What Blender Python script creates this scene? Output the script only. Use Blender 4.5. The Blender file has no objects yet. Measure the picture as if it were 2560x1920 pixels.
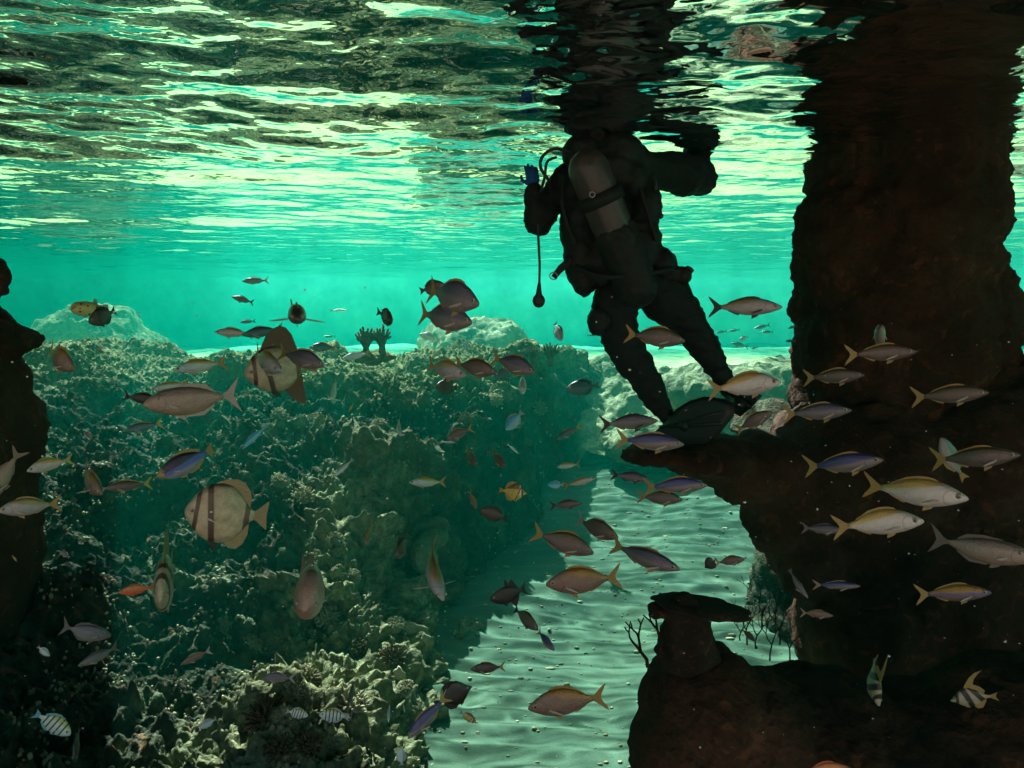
import bpy, bmesh, math, random
import numpy as np
from mathutils import Vector, Matrix

random.seed(7)
RNG = np.random.RandomState(11)
SC = bpy.context.scene
COL = SC.collection

# ---------------------------------------------------------------- camera
F = 2009.0                      # focal length in pixels of the 2560 px wide photograph
PITCH = math.radians(5.12)
cam_d = bpy.data.cameras.new("camera")
cam = bpy.data.objects.new("camera", cam_d)
COL.objects.link(cam)
cam.location = (0, 0, 0)
cam.rotation_euler = (math.radians(90) - PITCH, 0, 0)
cam_d.sensor_width = 36
cam_d.lens = 36 * F / 2560
cam_d.clip_start = 0.05
cam_d.clip_end = 400
SC.camera = cam

# ---------------------------------------------------------------- light
EL, AZ = math.radians(52), math.radians(20)      # sun high at the back left
SUN = Vector((-math.sin(AZ) * math.cos(EL), math.cos(AZ) * math.cos(EL), math.sin(EL)))
world = bpy.data.worlds.new("World")
SC.world = world
world.use_nodes = True
wn = world.node_tree.nodes
wl = world.node_tree.links
sky = wn.new("ShaderNodeTexSky")
sky.sky_type = 'NISHITA'
sky.sun_disc = False
sky.sun_elevation = EL
sky.sun_rotation = math.radians(340)
sky.air_density = 1.0
sky.dust_density = 4.0
# below the horizon: an added warm brown fill that lights near fish and rocks
wtc = wn.new("ShaderNodeTexCoord"); wsx = wn.new("ShaderNodeSeparateXYZ"); wl.new(wtc.outputs["Generated"], wsx.inputs[0])
wmr = wn.new("ShaderNodeMapRange"); wmr.inputs[1].default_value = .02; wmr.inputs[2].default_value = -.02; wl.new(wsx.outputs[2], wmr.inputs[0])
wmx = wn.new("ShaderNodeMix"); wmx.data_type = 'RGBA'
wl.new(wmr.outputs[0], wmx.inputs[0]); wl.new(sky.outputs[0], wmx.inputs[6]); wmx.inputs[7].default_value = (5.4, 2.6, 1.9, 1)
wl.new(wmx.outputs[2], wn["Background"].inputs["Color"])
wn["Background"].inputs["Strength"].default_value = 0.05
sun_d = bpy.data.lights.new("sun", 'SUN')
sun_d.energy = 5.0
sun_d.angle = math.radians(0.45)
sun_d.color = (1.0, 0.93, 0.78)
sun = bpy.data.objects.new("sun", sun_d)
COL.objects.link(sun)
sun.rotation_euler = SUN.to_track_quat('Z', 'Y').to_euler()
sun.location = (0, 10, 20)
SC.view_settings.view_transform = 'Standard'
SC.view_settings.look = 'None'
SC.view_settings.gamma = 1
SC.view_settings.exposure = 2.9
SC.render.engine = 'CYCLES'
SC.cycles.use_denoising = True
SC.cycles.max_bounces = 8
SC.cycles.diffuse_bounces = 2
SC.cycles.glossy_bounces = 5
SC.cycles.transparent_max_bounces = 12
SC.cycles.volume_bounces = 0
SC.cycles.sample_clamp_indirect = 4.0
SC.cycles.caustics_reflective = False
SC.cycles.caustics_refractive = False

WATER = 1.05                    # height of the water surface above the camera

# ---------------------------------------------------------------- helpers
def P(px, py, d):
    """world point seen at photo pixel (px,py), d metres in front"""
    a, b = (px - 1280) / F, (960 - py) / F
    v = Vector((a, math.cos(PITCH) + b * math.sin(PITCH), -math.sin(PITCH) + b * math.cos(PITCH)))
    return v * (d / v.y)

def smooth(t):
    t = np.clip(t, 0, 1)
    return t * t * (3 - 2 * t)

_perm = RNG.permutation(512).astype(np.int64)
_perm = np.concatenate([_perm, _perm])
_grad = RNG.normal(size=(512, 3)); _grad /= np.linalg.norm(_grad, axis=1)[:, None]
def perlin(p):
    p = np.asarray(p, dtype=np.float64)
    i = np.floor(p).astype(np.int64); f = p - i
    u = f * f * f * (f * (f * 6 - 15) + 10)
    out = 0
    for dx in (0, 1):
        for dy in (0, 1):
            for dz in (0, 1):
                h = _perm[(_perm[(_perm[(i[:, 0] + dx) & 511] + i[:, 1] + dy) & 511] + i[:, 2] + dz) & 511]
                g = _grad[h]
                dot = g[:, 0] * (f[:, 0] - dx) + g[:, 1] * (f[:, 1] - dy) + g[:, 2] * (f[:, 2] - dz)
                w = (u[:, 0] if dx else 1 - u[:, 0]) * (u[:, 1] if dy else 1 - u[:, 1]) * (u[:, 2] if dz else 1 - u[:, 2])
                out = out + w * dot
    return out * 1.5
def fbm(p, o=4, gain=.5):
    s, a = 0, 1
    for k in range(o):
        s = s + a * perlin(p * (2.03 ** k) + 17.3 * k)
        a *= gain
    return s
def billow(p, o=3):
    s, a = 0, 1
    for k in range(o):
        s = s + a * (np.abs(perlin(p * (2.1 ** k) + 9.1 * k)) * 2 - .5)
        a *= .5
    return s
def worley(p):
    """distance to the nearest jittered cell point"""
    i = np.floor(p).astype(np.int64); f = p - i
    best = np.full(len(p), 9.0)
    for dx in (-1, 0, 1):
        for dy in (-1, 0, 1):
            for dz in (-1, 0, 1):
                h = _perm[(_perm[(_perm[(i[:, 0] + dx) & 511] + i[:, 1] + dy) & 511] + i[:, 2] + dz) & 511]
                j = _grad[h] * .45 + .5
                d = (j[:, 0] + dx - f[:, 0]) ** 2 + (j[:, 1] + dy - f[:, 1]) ** 2 + (j[:, 2] + dz - f[:, 2]) ** 2
                best = np.minimum(best, d)
    return np.sqrt(best)

def mesh_from(name, co, faces, smooth_sh=True):
    me = bpy.data.meshes.new(name)
    co = np.asarray(co, dtype=np.float32)
    if isinstance(faces, np.ndarray):
        n, k = faces.shape
        me.vertices.add(len(co)); me.vertices.foreach_set("co", co.ravel())
        me.loops.add(n * k); me.loops.foreach_set("vertex_index", faces.astype(np.int32).ravel())
        me.polygons.add(n)
        me.polygons.foreach_set("loop_start", np.arange(0, n * k, k, dtype=np.int32))
        me.update(calc_edges=True)
    else:
        me.from_pydata([tuple(map(float, c)) for c in co], [], faces)
        me.update()
    if smooth_sh:
        me.polygons.foreach_set("use_smooth", np.ones(len(me.polygons), dtype=bool))
    return me

def obj(name, me, mat=None, parent=None, loc=None):
    if mat is not None and not me.materials:
        me.materials.append(mat)
    o = bpy.data.objects.new(name, me)
    COL.objects.link(o)
    if parent: o.parent = parent
    if loc is not None: o.location = loc
    return o
def tag(o, label, cat, group=None):
    o['label'] = label; o['category'] = cat
    if group: o['group'] = group
    return o
def struct(o):
    o['kind'] = 'structure'; return o
def stuff(o, label=None, cat=None):
    o['kind'] = 'stuff'
    if label: tag(o, label, cat)
    return o
def empty(name, loc, label, cat, group=None):
    o = bpy.data.objects.new(name, None); COL.objects.link(o)
    o.location = loc; o.empty_display_size = .05
    return tag(o, label, cat, group)

def grid(nx, ny):
    a = np.arange(nx * ny).reshape(ny, nx)
    return np.stack([a[:-1, :-1].ravel(), a[:-1, 1:].ravel(), a[1:, 1:].ravel(), a[1:, :-1].ravel()], axis=1)

_ico = {}
def ico(sub):
    if sub not in _ico:
        bm = bmesh.new(); bmesh.ops.create_icosphere(bm, subdivisions=sub, radius=1)
        v = np.array([x.co[:] for x in bm.verts]); f = np.array([[l.index for l in fc.verts] for fc in bm.faces])
        bm.free(); _ico[sub] = (v, f)
    return _ico[sub]

def join_tris(chunks):
    co, fs, n = [], [], 0
    for v, f in chunks:
        co.append(v); fs.append(f + n); n += len(v)
    return np.concatenate(co), np.concatenate(fs)

def ell(c, r, rot=None, sub=3):
    v, f = ico(sub)
    v = v * np.array(r)
    if rot is not None: v = v @ np.array(rot.to_matrix()).T
    return v + np.array(c[:]), f
def caps(a, b, ra, rb, n=None):
    a, b = np.array(a[:]), np.array(b[:])
    L = np.linalg.norm(b - a)
    n = n or max(2, int(L / (min(ra, rb) * .45)) + 1)
    return [ell(a + (b - a) * t, (ra + (rb - ra) * t,) * 3, sub=2) for t in np.linspace(0, 1, n)]

def remesh(chunks, voxel, name='tmp'):
    co, fs = join_tris(chunks)
    me = mesh_from(name, co, fs)
    o = bpy.data.objects.new('tmp', me); COL.objects.link(o)
    m = o.modifiers.new('r', 'REMESH'); m.mode = 'VOXEL'; m.voxel_size = voxel; m.adaptivity = 0
    s = o.modifiers.new('s', 'SMOOTH'); s.factor = .6; s.iterations = 3
    dg = bpy.context.evaluated_depsgraph_get()
    out = bpy.data.meshes.new_from_object(o.evaluated_get(dg))
    bpy.data.objects.remove(o); bpy.data.meshes.remove(me)
    out.name = name
    out.polygons.foreach_set("use_smooth", np.ones(len(out.polygons), dtype=bool))
    return out
def get_co(me):
    a = np.empty(len(me.vertices) * 3, np.float32); me.vertices.foreach_get("co", a); return a.reshape(-1, 3).astype(float)
def get_no(me):
    a = np.empty(len(me.vertices) * 3, np.float32); me.vertex_normals.foreach_get("vector", a); return a.reshape(-1, 3).astype(float)
def set_co(me, co):
    me.vertices.foreach_set("co", co.astype(np.float32).ravel()); me.update()

def rock_mesh(name, chunks, voxel, amp=1.0, seed=0., fine=1.0):
    me = remesh(chunks, voxel, name)
    co, no = get_co(me), get_no(me)
    q = co + seed
    co = co + no * (amp * (.16 * fbm(q * 1.5, 3) + .07 * billow(q * 4.1, 3)) +
                    fine * (.05 * (.5 - worley(q * 7.0)) + .028 * (.5 - worley(q * 17.0)) + .012 * fbm(q * 30, 2)))[:, None]
    set_co(me, co)
    return me

# ---------------------------------------------------------------- materials
def mat_new(name):
    m = bpy.data.materials.new(name); m.use_nodes = True
    return m, m.node_tree.nodes, m.node_tree.links, m.node_tree.nodes["Principled BSDF"]
def ramp(n, stops, interp='LINEAR'):
    r = n.new("ShaderNodeValToRGB"); e = r.color_ramp; e.interpolation = interp
    while len(e.elements) < len(stops): e.elements.new(0.5)
    for k, (p, c) in enumerate(stops):
        e.elements[k].position = p
        e.elements[k].color = (c[0], c[1], c[2], 1) if hasattr(c, '__len__') else (c, c, c, 1)
    return r
def math_node(n, l, op, a, b=None, c=None, clamp=False):
    m = n.new("ShaderNodeMath"); m.operation = op; m.use_clamp = clamp
    for k, v in enumerate((a, b, c)):
        if v is None: continue
        if isinstance(v, (int, float)): m.inputs[k].default_value = v
        else: l.new(v, m.inputs[k])
    return m.outputs[0]
def noise_node(n, l, scale, detail=4, rough=.55, vec=None, dist=0):
    t = n.new("ShaderNodeTexNoise"); t.inputs["Scale"].default_value = scale
    t.inputs["Detail"].default_value = detail; t.inputs["Roughness"].default_value = rough
    t.inputs["Distortion"].default_value = dist
    if vec is not None: l.new(vec, t.inputs["Vector"])
    return t
def mixc(n, l, fac, a, b, mode='MIX'):
    m = n.new("ShaderNodeMix"); m.data_type = 'RGBA'; m.blend_type = mode
    for s, v in ((m.inputs[0], fac), (m.inputs[6], a), (m.inputs[7], b)):
        if isinstance(v, (int, float)): s.default_value = v
        elif isinstance(v, (tuple, list)): s.default_value = (v[0], v[1], v[2], 1)
        else: l.new(v, s)
    return m.outputs[2]

def rock_mat(name, cols, scale=3.0, bump=.5, rough=.9):
    m, n, l, b = mat_new(name)
    tc = n.new("ShaderNodeTexCoord").outputs["Object"]
    big = noise_node(n, l, scale, 6, .6, tc)
    k = len(cols)
    r = ramp(n, [(.32 + .36 * i / (k - 1), c) for i, c in enumerate(cols)])
    l.new(big.outputs[0], r.inputs[0])
    fine = noise_node(n, l, scale * 14, 5, .7, tc)
    r2 = ramp(n, [(.3, .55), (.7, 1.35)]); l.new(fine.outputs[0], r2.inputs[0])
    c = mixc(n, l, 1.0, r.outputs[0], r2.outputs[0], 'MULTIPLY')
    # crusts: small reddish and pale blotches
    v = noise_node(n, l, scale * 3.3, 3, .5, tc, 1.5)
    r3 = ramp(n, [(.60, 0.), (.66, 1.)]); l.new(v.outputs[0], r3.inputs[0])
    c = mixc(n, l, math_node(n, l, 'MULTIPLY', r3.outputs[0], .35), c, (.22, .08, .035))
    l.new(c, b.inputs["Base Color"])
    b.inputs["Roughness"].default_value = rough
    b.inputs["Specular IOR Level"].default_value = .15
    vo = n.new("ShaderNodeTexVoronoi"); vo.inputs["Scale"].default_value = scale * 22; l.new(tc, vo.inputs["Vector"])
    h = math_node(n, l, 'ADD', math_node(n, l, 'MULTIPLY', vo.outputs["Distance"], .6), fine.outputs[0])
    bp = n.new("ShaderNodeBump"); bp.inputs["Strength"].default_value = bump; bp.inputs["Distance"].default_value = .02
    l.new(h, bp.inputs["Height"]); l.new(bp.outputs[0], b.inputs["Normal"])
    return m

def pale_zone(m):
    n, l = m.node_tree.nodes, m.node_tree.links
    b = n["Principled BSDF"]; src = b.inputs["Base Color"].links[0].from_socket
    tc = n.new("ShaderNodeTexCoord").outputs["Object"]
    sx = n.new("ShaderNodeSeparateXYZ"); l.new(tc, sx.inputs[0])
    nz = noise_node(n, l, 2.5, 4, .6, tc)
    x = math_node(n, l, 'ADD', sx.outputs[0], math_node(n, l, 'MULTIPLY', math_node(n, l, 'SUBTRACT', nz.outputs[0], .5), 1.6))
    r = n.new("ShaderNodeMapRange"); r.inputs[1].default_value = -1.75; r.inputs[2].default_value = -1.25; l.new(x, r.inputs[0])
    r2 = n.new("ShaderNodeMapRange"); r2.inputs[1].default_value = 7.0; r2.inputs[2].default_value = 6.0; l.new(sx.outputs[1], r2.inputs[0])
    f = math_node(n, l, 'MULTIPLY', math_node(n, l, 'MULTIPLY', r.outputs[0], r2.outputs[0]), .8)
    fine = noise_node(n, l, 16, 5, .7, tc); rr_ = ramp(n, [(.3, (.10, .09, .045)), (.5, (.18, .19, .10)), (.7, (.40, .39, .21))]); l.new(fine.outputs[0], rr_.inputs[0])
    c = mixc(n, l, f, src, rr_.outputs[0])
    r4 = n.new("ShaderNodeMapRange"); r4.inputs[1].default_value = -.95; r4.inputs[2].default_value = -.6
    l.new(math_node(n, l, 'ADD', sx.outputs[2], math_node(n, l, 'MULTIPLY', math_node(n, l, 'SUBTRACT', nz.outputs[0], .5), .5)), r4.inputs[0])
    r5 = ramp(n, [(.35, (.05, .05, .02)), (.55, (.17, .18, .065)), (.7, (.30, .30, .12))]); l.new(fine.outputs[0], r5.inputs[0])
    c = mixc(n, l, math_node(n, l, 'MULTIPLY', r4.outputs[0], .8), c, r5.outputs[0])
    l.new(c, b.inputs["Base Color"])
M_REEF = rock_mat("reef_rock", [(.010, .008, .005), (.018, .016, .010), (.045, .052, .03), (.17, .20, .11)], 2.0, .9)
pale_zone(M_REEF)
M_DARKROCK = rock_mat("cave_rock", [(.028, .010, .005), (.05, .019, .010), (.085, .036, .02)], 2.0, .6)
M_SHADE = rock_mat("shade_toned_rock", [(.015, .014, .009), (.035, .036, .02), (.08, .09, .05)], 2.5, .8)  # rock colours darkened to stand for the shade in the gap
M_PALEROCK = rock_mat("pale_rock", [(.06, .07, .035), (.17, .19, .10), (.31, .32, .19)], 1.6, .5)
def plain(name, col, rough=.7, spec=.2, var=.25, scale=20, bump=0.2):
    m, n, l, b = mat_new(name)
    tc = n.new("ShaderNodeTexCoord").outputs["Object"]
    t = noise_node(n, l, scale, 4, .6, tc)
    r = ramp(n, [(.3, tuple(c * (1 - var) for c in col)), (.7, tuple(min(1, c * (1 + var)) for c in col))])
    l.new(t.outputs[0], r.inputs[0]); l.new(r.outputs[0], b.inputs["Base Color"])
    b.inputs["Roughness"].default_value = rough; b.inputs["Specular IOR Level"].default_value = spec
    bp = n.new("ShaderNodeBump"); bp.inputs["Strength"].default_value = bump; bp.inputs["Distance"].default_value = .01
    l.new(t.outputs[0], bp.inputs["Height"]); l.new(bp.outputs[0], b.inputs["Normal"])
    return m
M_WALL = plain("tank_wall", (.34, .68, .42), .9, .1, .35, .9)
def sand_mat():
    m, n, l, b = mat_new("sand")
    tc = n.new("ShaderNodeTexCoord").outputs["Object"]
    t = noise_node(n, l, 1.3, 5, .6, tc); g = noise_node(n, l, 140, 2, .7, tc)
    r = ramp(n, [(.3, (.028, .066, .048)), (.7, (.078, .135, .09))]); l.new(t.outputs[0], r.inputs[0])
    r2 = ramp(n, [(.3, .75), (.55, 1.), (.75, 1.25)]); l.new(g.outputs[0], r2.inputs[0])
    c = mixc(n, l, 1., r.outputs[0], r2.outputs[0], 'MULTIPLY')
    l.new(c, b.inputs["Base Color"]); b.inputs["Roughness"].default_value = .95; b.inputs["Specular IOR Level"].default_value = .1
    bp = n.new("ShaderNodeBump"); bp.inputs["Strength"].default_value = .35; bp.inputs["Distance"].default_value = .01
    l.new(g.outputs[0], bp.inputs["Height"]); l.new(bp.outputs[0], b.inputs["Normal"])
    return m
M_SAND = sand_mat()
M_LAGOON = plain("algae_sand", (.42, .48, .19), .95, .1, .22, 1.2)
def far_green(m):  # lagoon floor turns greener and darker in its far part
    n, l = m.node_tree.nodes, m.node_tree.links
    b = n["Principled BSDF"]; src = b.inputs["Base Color"].links[0].from_socket
    tc = n.new("ShaderNodeTexCoord").outputs["Object"]; sx = n.new("ShaderNodeSeparateXYZ"); l.new(tc, sx.inputs[0])
    nz = noise_node(n, l, .5, 3, .6, tc)
    y = math_node(n, l, 'ADD', sx.outputs[1], math_node(n, l, 'MULTIPLY', math_node(n, l, 'SUBTRACT', nz.outputs[0], .5), 4.0))
    r = n.new("ShaderNodeMapRange"); r.inputs[1].default_value = 18.5; r.inputs[2].default_value = 21.5; l.new(y, r.inputs[0])
    l.new(mixc(n, l, r.outputs[0], src, (.05, .16, .08)), b.inputs["Base Color"])
far_green(M_LAGOON)

def water_mat():
    m, n, l, b = mat_new("water_surface")
    n.remove(b)
    out = n["Material Output"]
    tc = n.new("ShaderNodeTexCoord").outputs["Object"]
    mp = n.new("ShaderNodeMapping"); mp.inputs["Scale"].default_value = (.36, 3.4, 1.0); mp.inputs["Rotation"].default_value = (0, 0, -.12)
    l.new(tc, mp.inputs["Vector"])
    # fine ripples
    rp = noise_node(n, l, 9, 1.5, .5, tc, .4)
    bp = n.new("ShaderNodeBump"); bp.inputs["Strength"].default_value = .35; bp.inputs["Distance"].default_value = .014
    l.new(rp.outputs[0], bp.inputs["Height"])
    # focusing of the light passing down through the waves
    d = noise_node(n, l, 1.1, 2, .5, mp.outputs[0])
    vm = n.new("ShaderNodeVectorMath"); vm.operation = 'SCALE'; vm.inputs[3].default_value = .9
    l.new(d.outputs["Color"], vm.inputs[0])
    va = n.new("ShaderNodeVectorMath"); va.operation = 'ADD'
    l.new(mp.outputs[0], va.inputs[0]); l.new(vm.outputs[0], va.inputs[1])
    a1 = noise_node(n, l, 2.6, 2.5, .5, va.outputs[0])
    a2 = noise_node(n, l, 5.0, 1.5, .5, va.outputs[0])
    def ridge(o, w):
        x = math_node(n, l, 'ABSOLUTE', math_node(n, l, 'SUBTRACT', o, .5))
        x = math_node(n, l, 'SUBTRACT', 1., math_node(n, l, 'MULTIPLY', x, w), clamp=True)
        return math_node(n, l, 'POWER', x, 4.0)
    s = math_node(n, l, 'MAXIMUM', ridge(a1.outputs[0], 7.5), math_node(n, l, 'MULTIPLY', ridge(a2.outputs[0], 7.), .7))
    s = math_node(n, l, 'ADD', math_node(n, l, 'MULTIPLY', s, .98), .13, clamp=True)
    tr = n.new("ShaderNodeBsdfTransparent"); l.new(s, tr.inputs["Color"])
    gl = n.new("ShaderNodeBsdfGlossy"); gl.inputs["Roughness"].default_value = 0.0; gl.inputs["Color"].default_value = (1, 1, 1, 1)
    l.new(bp.outputs[0], gl.inputs["Normal"])
    fr = n.new("ShaderNodeFresnel"); fr.inputs["IOR"].default_value = 1.33
    mx = n.new("ShaderNodeMixShader")
    l.new(fr.outputs[0], mx.inputs[0]); l.new(tr.outputs[0], mx.inputs[1]); l.new(gl.outputs[0], mx.inputs[2])
    l.new(mx.outputs[0], out.inputs["Surface"])
    return m
M_WATER = water_mat()

# ---------------------------------------------------------------- water body (haze)
def box(name, x0, x1, y0, y1, z0, z1, mat):
    co = [(x, y, z) for x in (x0, x1) for y in (y0, y1) for z in (z0, z1)]
    fs = [(0, 1, 3, 2), (4, 6, 7, 5), (0, 4, 5, 1), (2, 3, 7, 6), (0, 2, 6, 4), (1, 5, 7, 3)]
    return obj(name, mesh_from(name, co, fs, False), mat)
hm = bpy.data.materials.new("haze"); hm.use_nodes = True
hn, hl = hm.node_tree.nodes, hm.node_tree.links
hn.remove(hn["Principled BSDF"])
pv = hn.new("ShaderNodeVolumePrincipled")
pv.inputs["Color"].default_value = (.0, .42, .275, 1)
pv.inputs["Absorption Color"].default_value = (0, .97, .88, 1)
pv.inputs["Density"].default_value = .047
pv.inputs["Anisotropy"].default_value = .6
hl.new(pv.outputs[0], hn["Material Output"].inputs["Volume"])
stuff(box("haze", -34, 34, -6, 31, -5.6, 2.7, hm))

# ---------------------------------------------------------------- water surface
def waves(x, y, cell):
    h = np.zeros_like(x)
    r = np.random.RandomState(5)
    for k in range(95):
        lam = .13 * (1.6 / .13) ** (r.rand() ** 1.25) if k < 85 else 1.2 + 2.6 * r.rand()
        th = r.rand() * math.pi if k % 3 else math.radians(90 + r.normal() * 30)
        kx, ky = math.cos(th) * 2 * math.pi / lam, math.sin(th) * 2 * math.pi / lam
        a = (.0108 if k < 85 else .010) * lam / (2 * math.pi) * (1.0 if lam < .5 else 1.1)
        a = a * np.clip((lam / cell - 2.5) / 2, 0, 1)
        ph = r.rand() * 6.28
        wob = 1.3 * np.sin(x * .7 / (lam + .4) + r.rand() * 6) * 1.0
        h += a * np.sin(kx * x + ky * y + ph + wob)
    q = np.stack([x, y, 0 * x], 1)
    mod = .55 + .9 * np.clip(fbm(q * .35 + 3, 2) + .5, 0, 1.4)
    h = h * (1 - .42 * smooth((y - 4.6) / 3.5))
    return h * mod + .012 * fbm(q * np.array([.9, 1.7, 1]) + 40, 2) * np.clip(.5 / cell / 4, 0, 1)
t = np.linspace(0, 1, 580)
ys = -5.5 + 8.0 * (t / .08) * (t < .08) + (t >= .08) * (8.0 + 22.8 * (.32 * np.clip((t - .08) / .92, 0, 1) + .68 * np.clip((t - .08) / .92, 0, 1) ** 2.2))
nx = 690
s = np.linspace(-1, 1, nx)
XS = np.sign(s) * (np.abs(s) * .33 + .67 * np.abs(s) ** 2.5)
w = 12 + np.clip(ys, 0, 30) * .7
X = (XS[None, :] * w[:, None]).ravel(); Y = np.repeat(ys, nx)
cy = np.repeat(np.gradient(ys), nx); cx = (np.gradient(XS)[None, :] * w[:, None]).ravel()
Z = waves(X, Y, np.maximum(cy, cx * .8))
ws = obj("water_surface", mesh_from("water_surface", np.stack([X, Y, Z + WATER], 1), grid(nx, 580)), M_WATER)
struct(ws)

# ---------------------------------------------------------------- ground pieces
def zsand(y):
    return np.interp(y, [2, 4.6, 6.2, 7.8, 9, 11, 13, 15], [-2.75, -2.62, -2.44, -2.2, -1.95, -1.62, -1.3, -1.12])
def edge_x(y):
    return np.interp(y, [3, 4.6, 6.2, 6.6, 7.8, 8.4, 10.7, 11.7, 13], [-.1, -.25, -.45, -.25, .12, .32, 1.1, 1.6, 2.4])
def field(name, x0, x1, y0, y1, nx, ny, fn, mat, pw=1.0):
    u = np.linspace(0, 1, ny) ** pw
    ys = y0 + (y1 - y0) * u; xs = np.linspace(x0, x1, nx)
    X, Y = np.tile(xs, ny), np.repeat(ys, nx)
    co = fn(X, Y)
    return struct(obj(name, mesh_from(name, co, grid(nx, ny)), mat))
# sand channel with ripples
def f_sand(X, Y):
    q = np.stack([X, Y, 0 * X], 1)
    ph = Y * 2 * math.pi / .19 + X * 2.0 + 3.4 * fbm(q * .8, 3)
    rip = .019 * (1 - np.abs(np.sin(ph * .5))) * (0.5 + smooth(fbm(q * .8 + 9, 2) + .6))
    Z = zsand(Y) + .10 * fbm(q * .55 + 4, 3) + rip + .01 * fbm(q * 5, 2)
    return np.stack([X, Y, Z], 1)
field("sand_floor", -3, 7.5, 2.0, 15, 340, 480, f_sand, M_SAND, 1.4)
# lagoon floor further back, and ground to the horizon of the tank
def f_lag(X, Y):
    q = np.stack([X, Y, 0 * X], 1)
    Z = -1.10 + .16 * fbm(q * .35 + 30, 4) + .03 * fbm(q * 2, 3) - .9 * smooth((12.2 - Y) / 2)
    return np.stack([X, Y, Z], 1)
field("lagoon_floor", -26, 26, 10.5, 28, 300, 200, f_lag, M_LAGOON)
field("ground", -33, 33, -5.5, 30.5, 30, 30, lambda X, Y: np.stack([X, Y, -4.5 + 0 * X], 1), M_SAND)
# back wall and side walls of the tank
def wall(name, a, b, z0, z1):
    a, b = np.array(a, float), np.array(b, float)
    n = 120; m = 14
    tt, zz = np.tile(np.linspace(0, 1, n), m), np.repeat(np.linspace(z0, z1, m), n)
    xy = a + (b - a) * tt[:, None]
    q = np.concatenate([xy, zz[:, None]], 1)
    nrm = np.array([(b - a)[1], -(b - a)[0]]); nrm /= np.linalg.norm(nrm)
    q[:, :2] += nrm * (.35 * fbm(q * .25, 3))[:, None]
    o = struct(obj(name, mesh_from(name, q, grid(n, m)), M_WALL))
    return o
wall("back_wall", (-30, 27), (30, 27), -4.4, 1.25)
wall("side_wall", (-15.5, -5), (-19, 27.6), -4.4, 1.25)
wall("side_wall", (20, 27.6), (15.5, -5), -4.4, 1.25)

# reef slope on the left
def reef_base(X, Y):
    top = -.50 + .10 * np.sin(X * .9 + 1.0) - .09 * smooth((X + .2) / 1.6) - .05 * smooth((-X - 3.2) / 1.2)
    crest = 9.0 + .5 * np.sin(X * .8)
    front = top - .455 * np.clip(crest - Y, 0, 9) * (1 + .03 * (crest - Y))
    back = top - .02 * (Y - crest) - .3 * np.clip(Y - crest - 1.5, 0, 9) ** 1.3
    z = np.where(Y < crest, front, back)
    z = np.maximum(z, -2.32 + .25 * smooth((-X - 1.2) / 2))
    return z
def reef_z(X, Y):
    zs = zsand(Y) - .15
    z = reef_base(X, Y)
    t = (edge_x(Y) - X) / (.62 - .27 * smooth((Y - 6.5) / 1.5))
    ridge = .22 * np.exp(-((edge_x(Y) - .95 - X) / .38) ** 2) * smooth((8.6 - Y) / 2.5)
    return zs + (z + ridge - zs) * smooth(t) - .8 * smooth(-t * .8)
def f_reef(X, Y):
    Z = reef_z(X, Y)
    q = np.stack([X, Y, Z], 1)
    # vector displacement so lumps overhang a little
    e = .02
    zx = (reef_z(X + e, Y) - reef_z(X - e, Y)) / (2 * e); zy = (reef_z(X, Y + e) - reef_z(X, Y - e)) / (2 * e)
    no = np.stack([-zx, -zy, 1 + 0 * zx], 1); no /= np.linalg.norm(no, axis=1)[:, None]
    w1, w2 = worley(q * 3.1 + 5), worley(q * 8.5 + 15)
    w3 = worley(q * 19. + 1)
    act = (.35 + .65 * smooth(fbm(q * .7 + 60, 2) * 1.3 + .6)) * (1 - .6 * smooth((Y - 7.7) / 1.0))
    amp = (.20 - .09 * smooth((Y - 7.4) / 1.2)) * fbm(q * .8 + 2, 3) + .16 * fbm(q * np.array([1.3, 1.8, 3.4]) + 11, 2) + act * (.13 * (.55 - w1) + .10 * (.5 - w2)) + .06 * (.5 - w3) + (.055 - .030 * smooth((Y - 7.7) / 1.0)) * fbm(q * np.array([10, 12, 18]), 3) + .014 * perlin(q * 44)
    no = no + np.array([0, -.15, .25])
    side = np.stack([perlin(q * 6 + 3), perlin(q * 6 + 33), perlin(q * 6 + 63)], 1) * (.05 - .03 * smooth((Y - 7.7) / 1.0))[:, None]
    return q + no * amp[:, None] + side
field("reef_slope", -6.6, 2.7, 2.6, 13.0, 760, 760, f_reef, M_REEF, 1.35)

# rocky bank closing the head of the sand channel
def f_bank(X, Y):
    top = -.76 + .06 * np.sin(X * 1.7)
    cr = 11.6 + .4 * np.sin(X * 1.1 + 1)
    Z = np.where(Y < cr, top - .42 * (cr - Y), top - .2 * (Y - cr) ** 1.4) - .9 * smooth((1.0 - X) / .8)
    q = np.stack([X, Y, Z], 1)
    a = .16 * fbm(q * 1.1 + 8, 3) + .14 * (.5 - worley(q * 3 + 4)) + .06 * (.5 - worley(q * 9)) + .03 * fbm(q * 14, 2)
    return q + np.stack([0 * X, -.3 * a, a], 1)
field("reef_bank", .2, 8, 9.6, 14.5, 260, 200, f_bank, M_PALEROCK)

# ---------------------------------------------------------------- rocks
def R(px, py, d, rx, ry, rz, sub=3):
    return ell(P(px, py, d), (rx, ry, rz), sub=sub)

# pillar from the shelf up through the water into the roof
ch = [ell((2.80 + .03 * (z > .4), 5.95, z), (.69 + .04 * math.sin(z * 3) - .07 * max(0, min(1, z)), .8, .45)) for z in np.linspace(-1.3, 2.3, 12)]
ch += [R(2120, 620, 5.8, .38, .5, .6), R(2400, 800, 5.9, .36, .5, .6), R(2180, 860, 5.8, .5, .6, .5)]
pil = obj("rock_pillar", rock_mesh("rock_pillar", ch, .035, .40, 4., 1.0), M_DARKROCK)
tag(pil, "massive dark rock pillar rising through the water surface at the right", "rock pillar")

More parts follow.
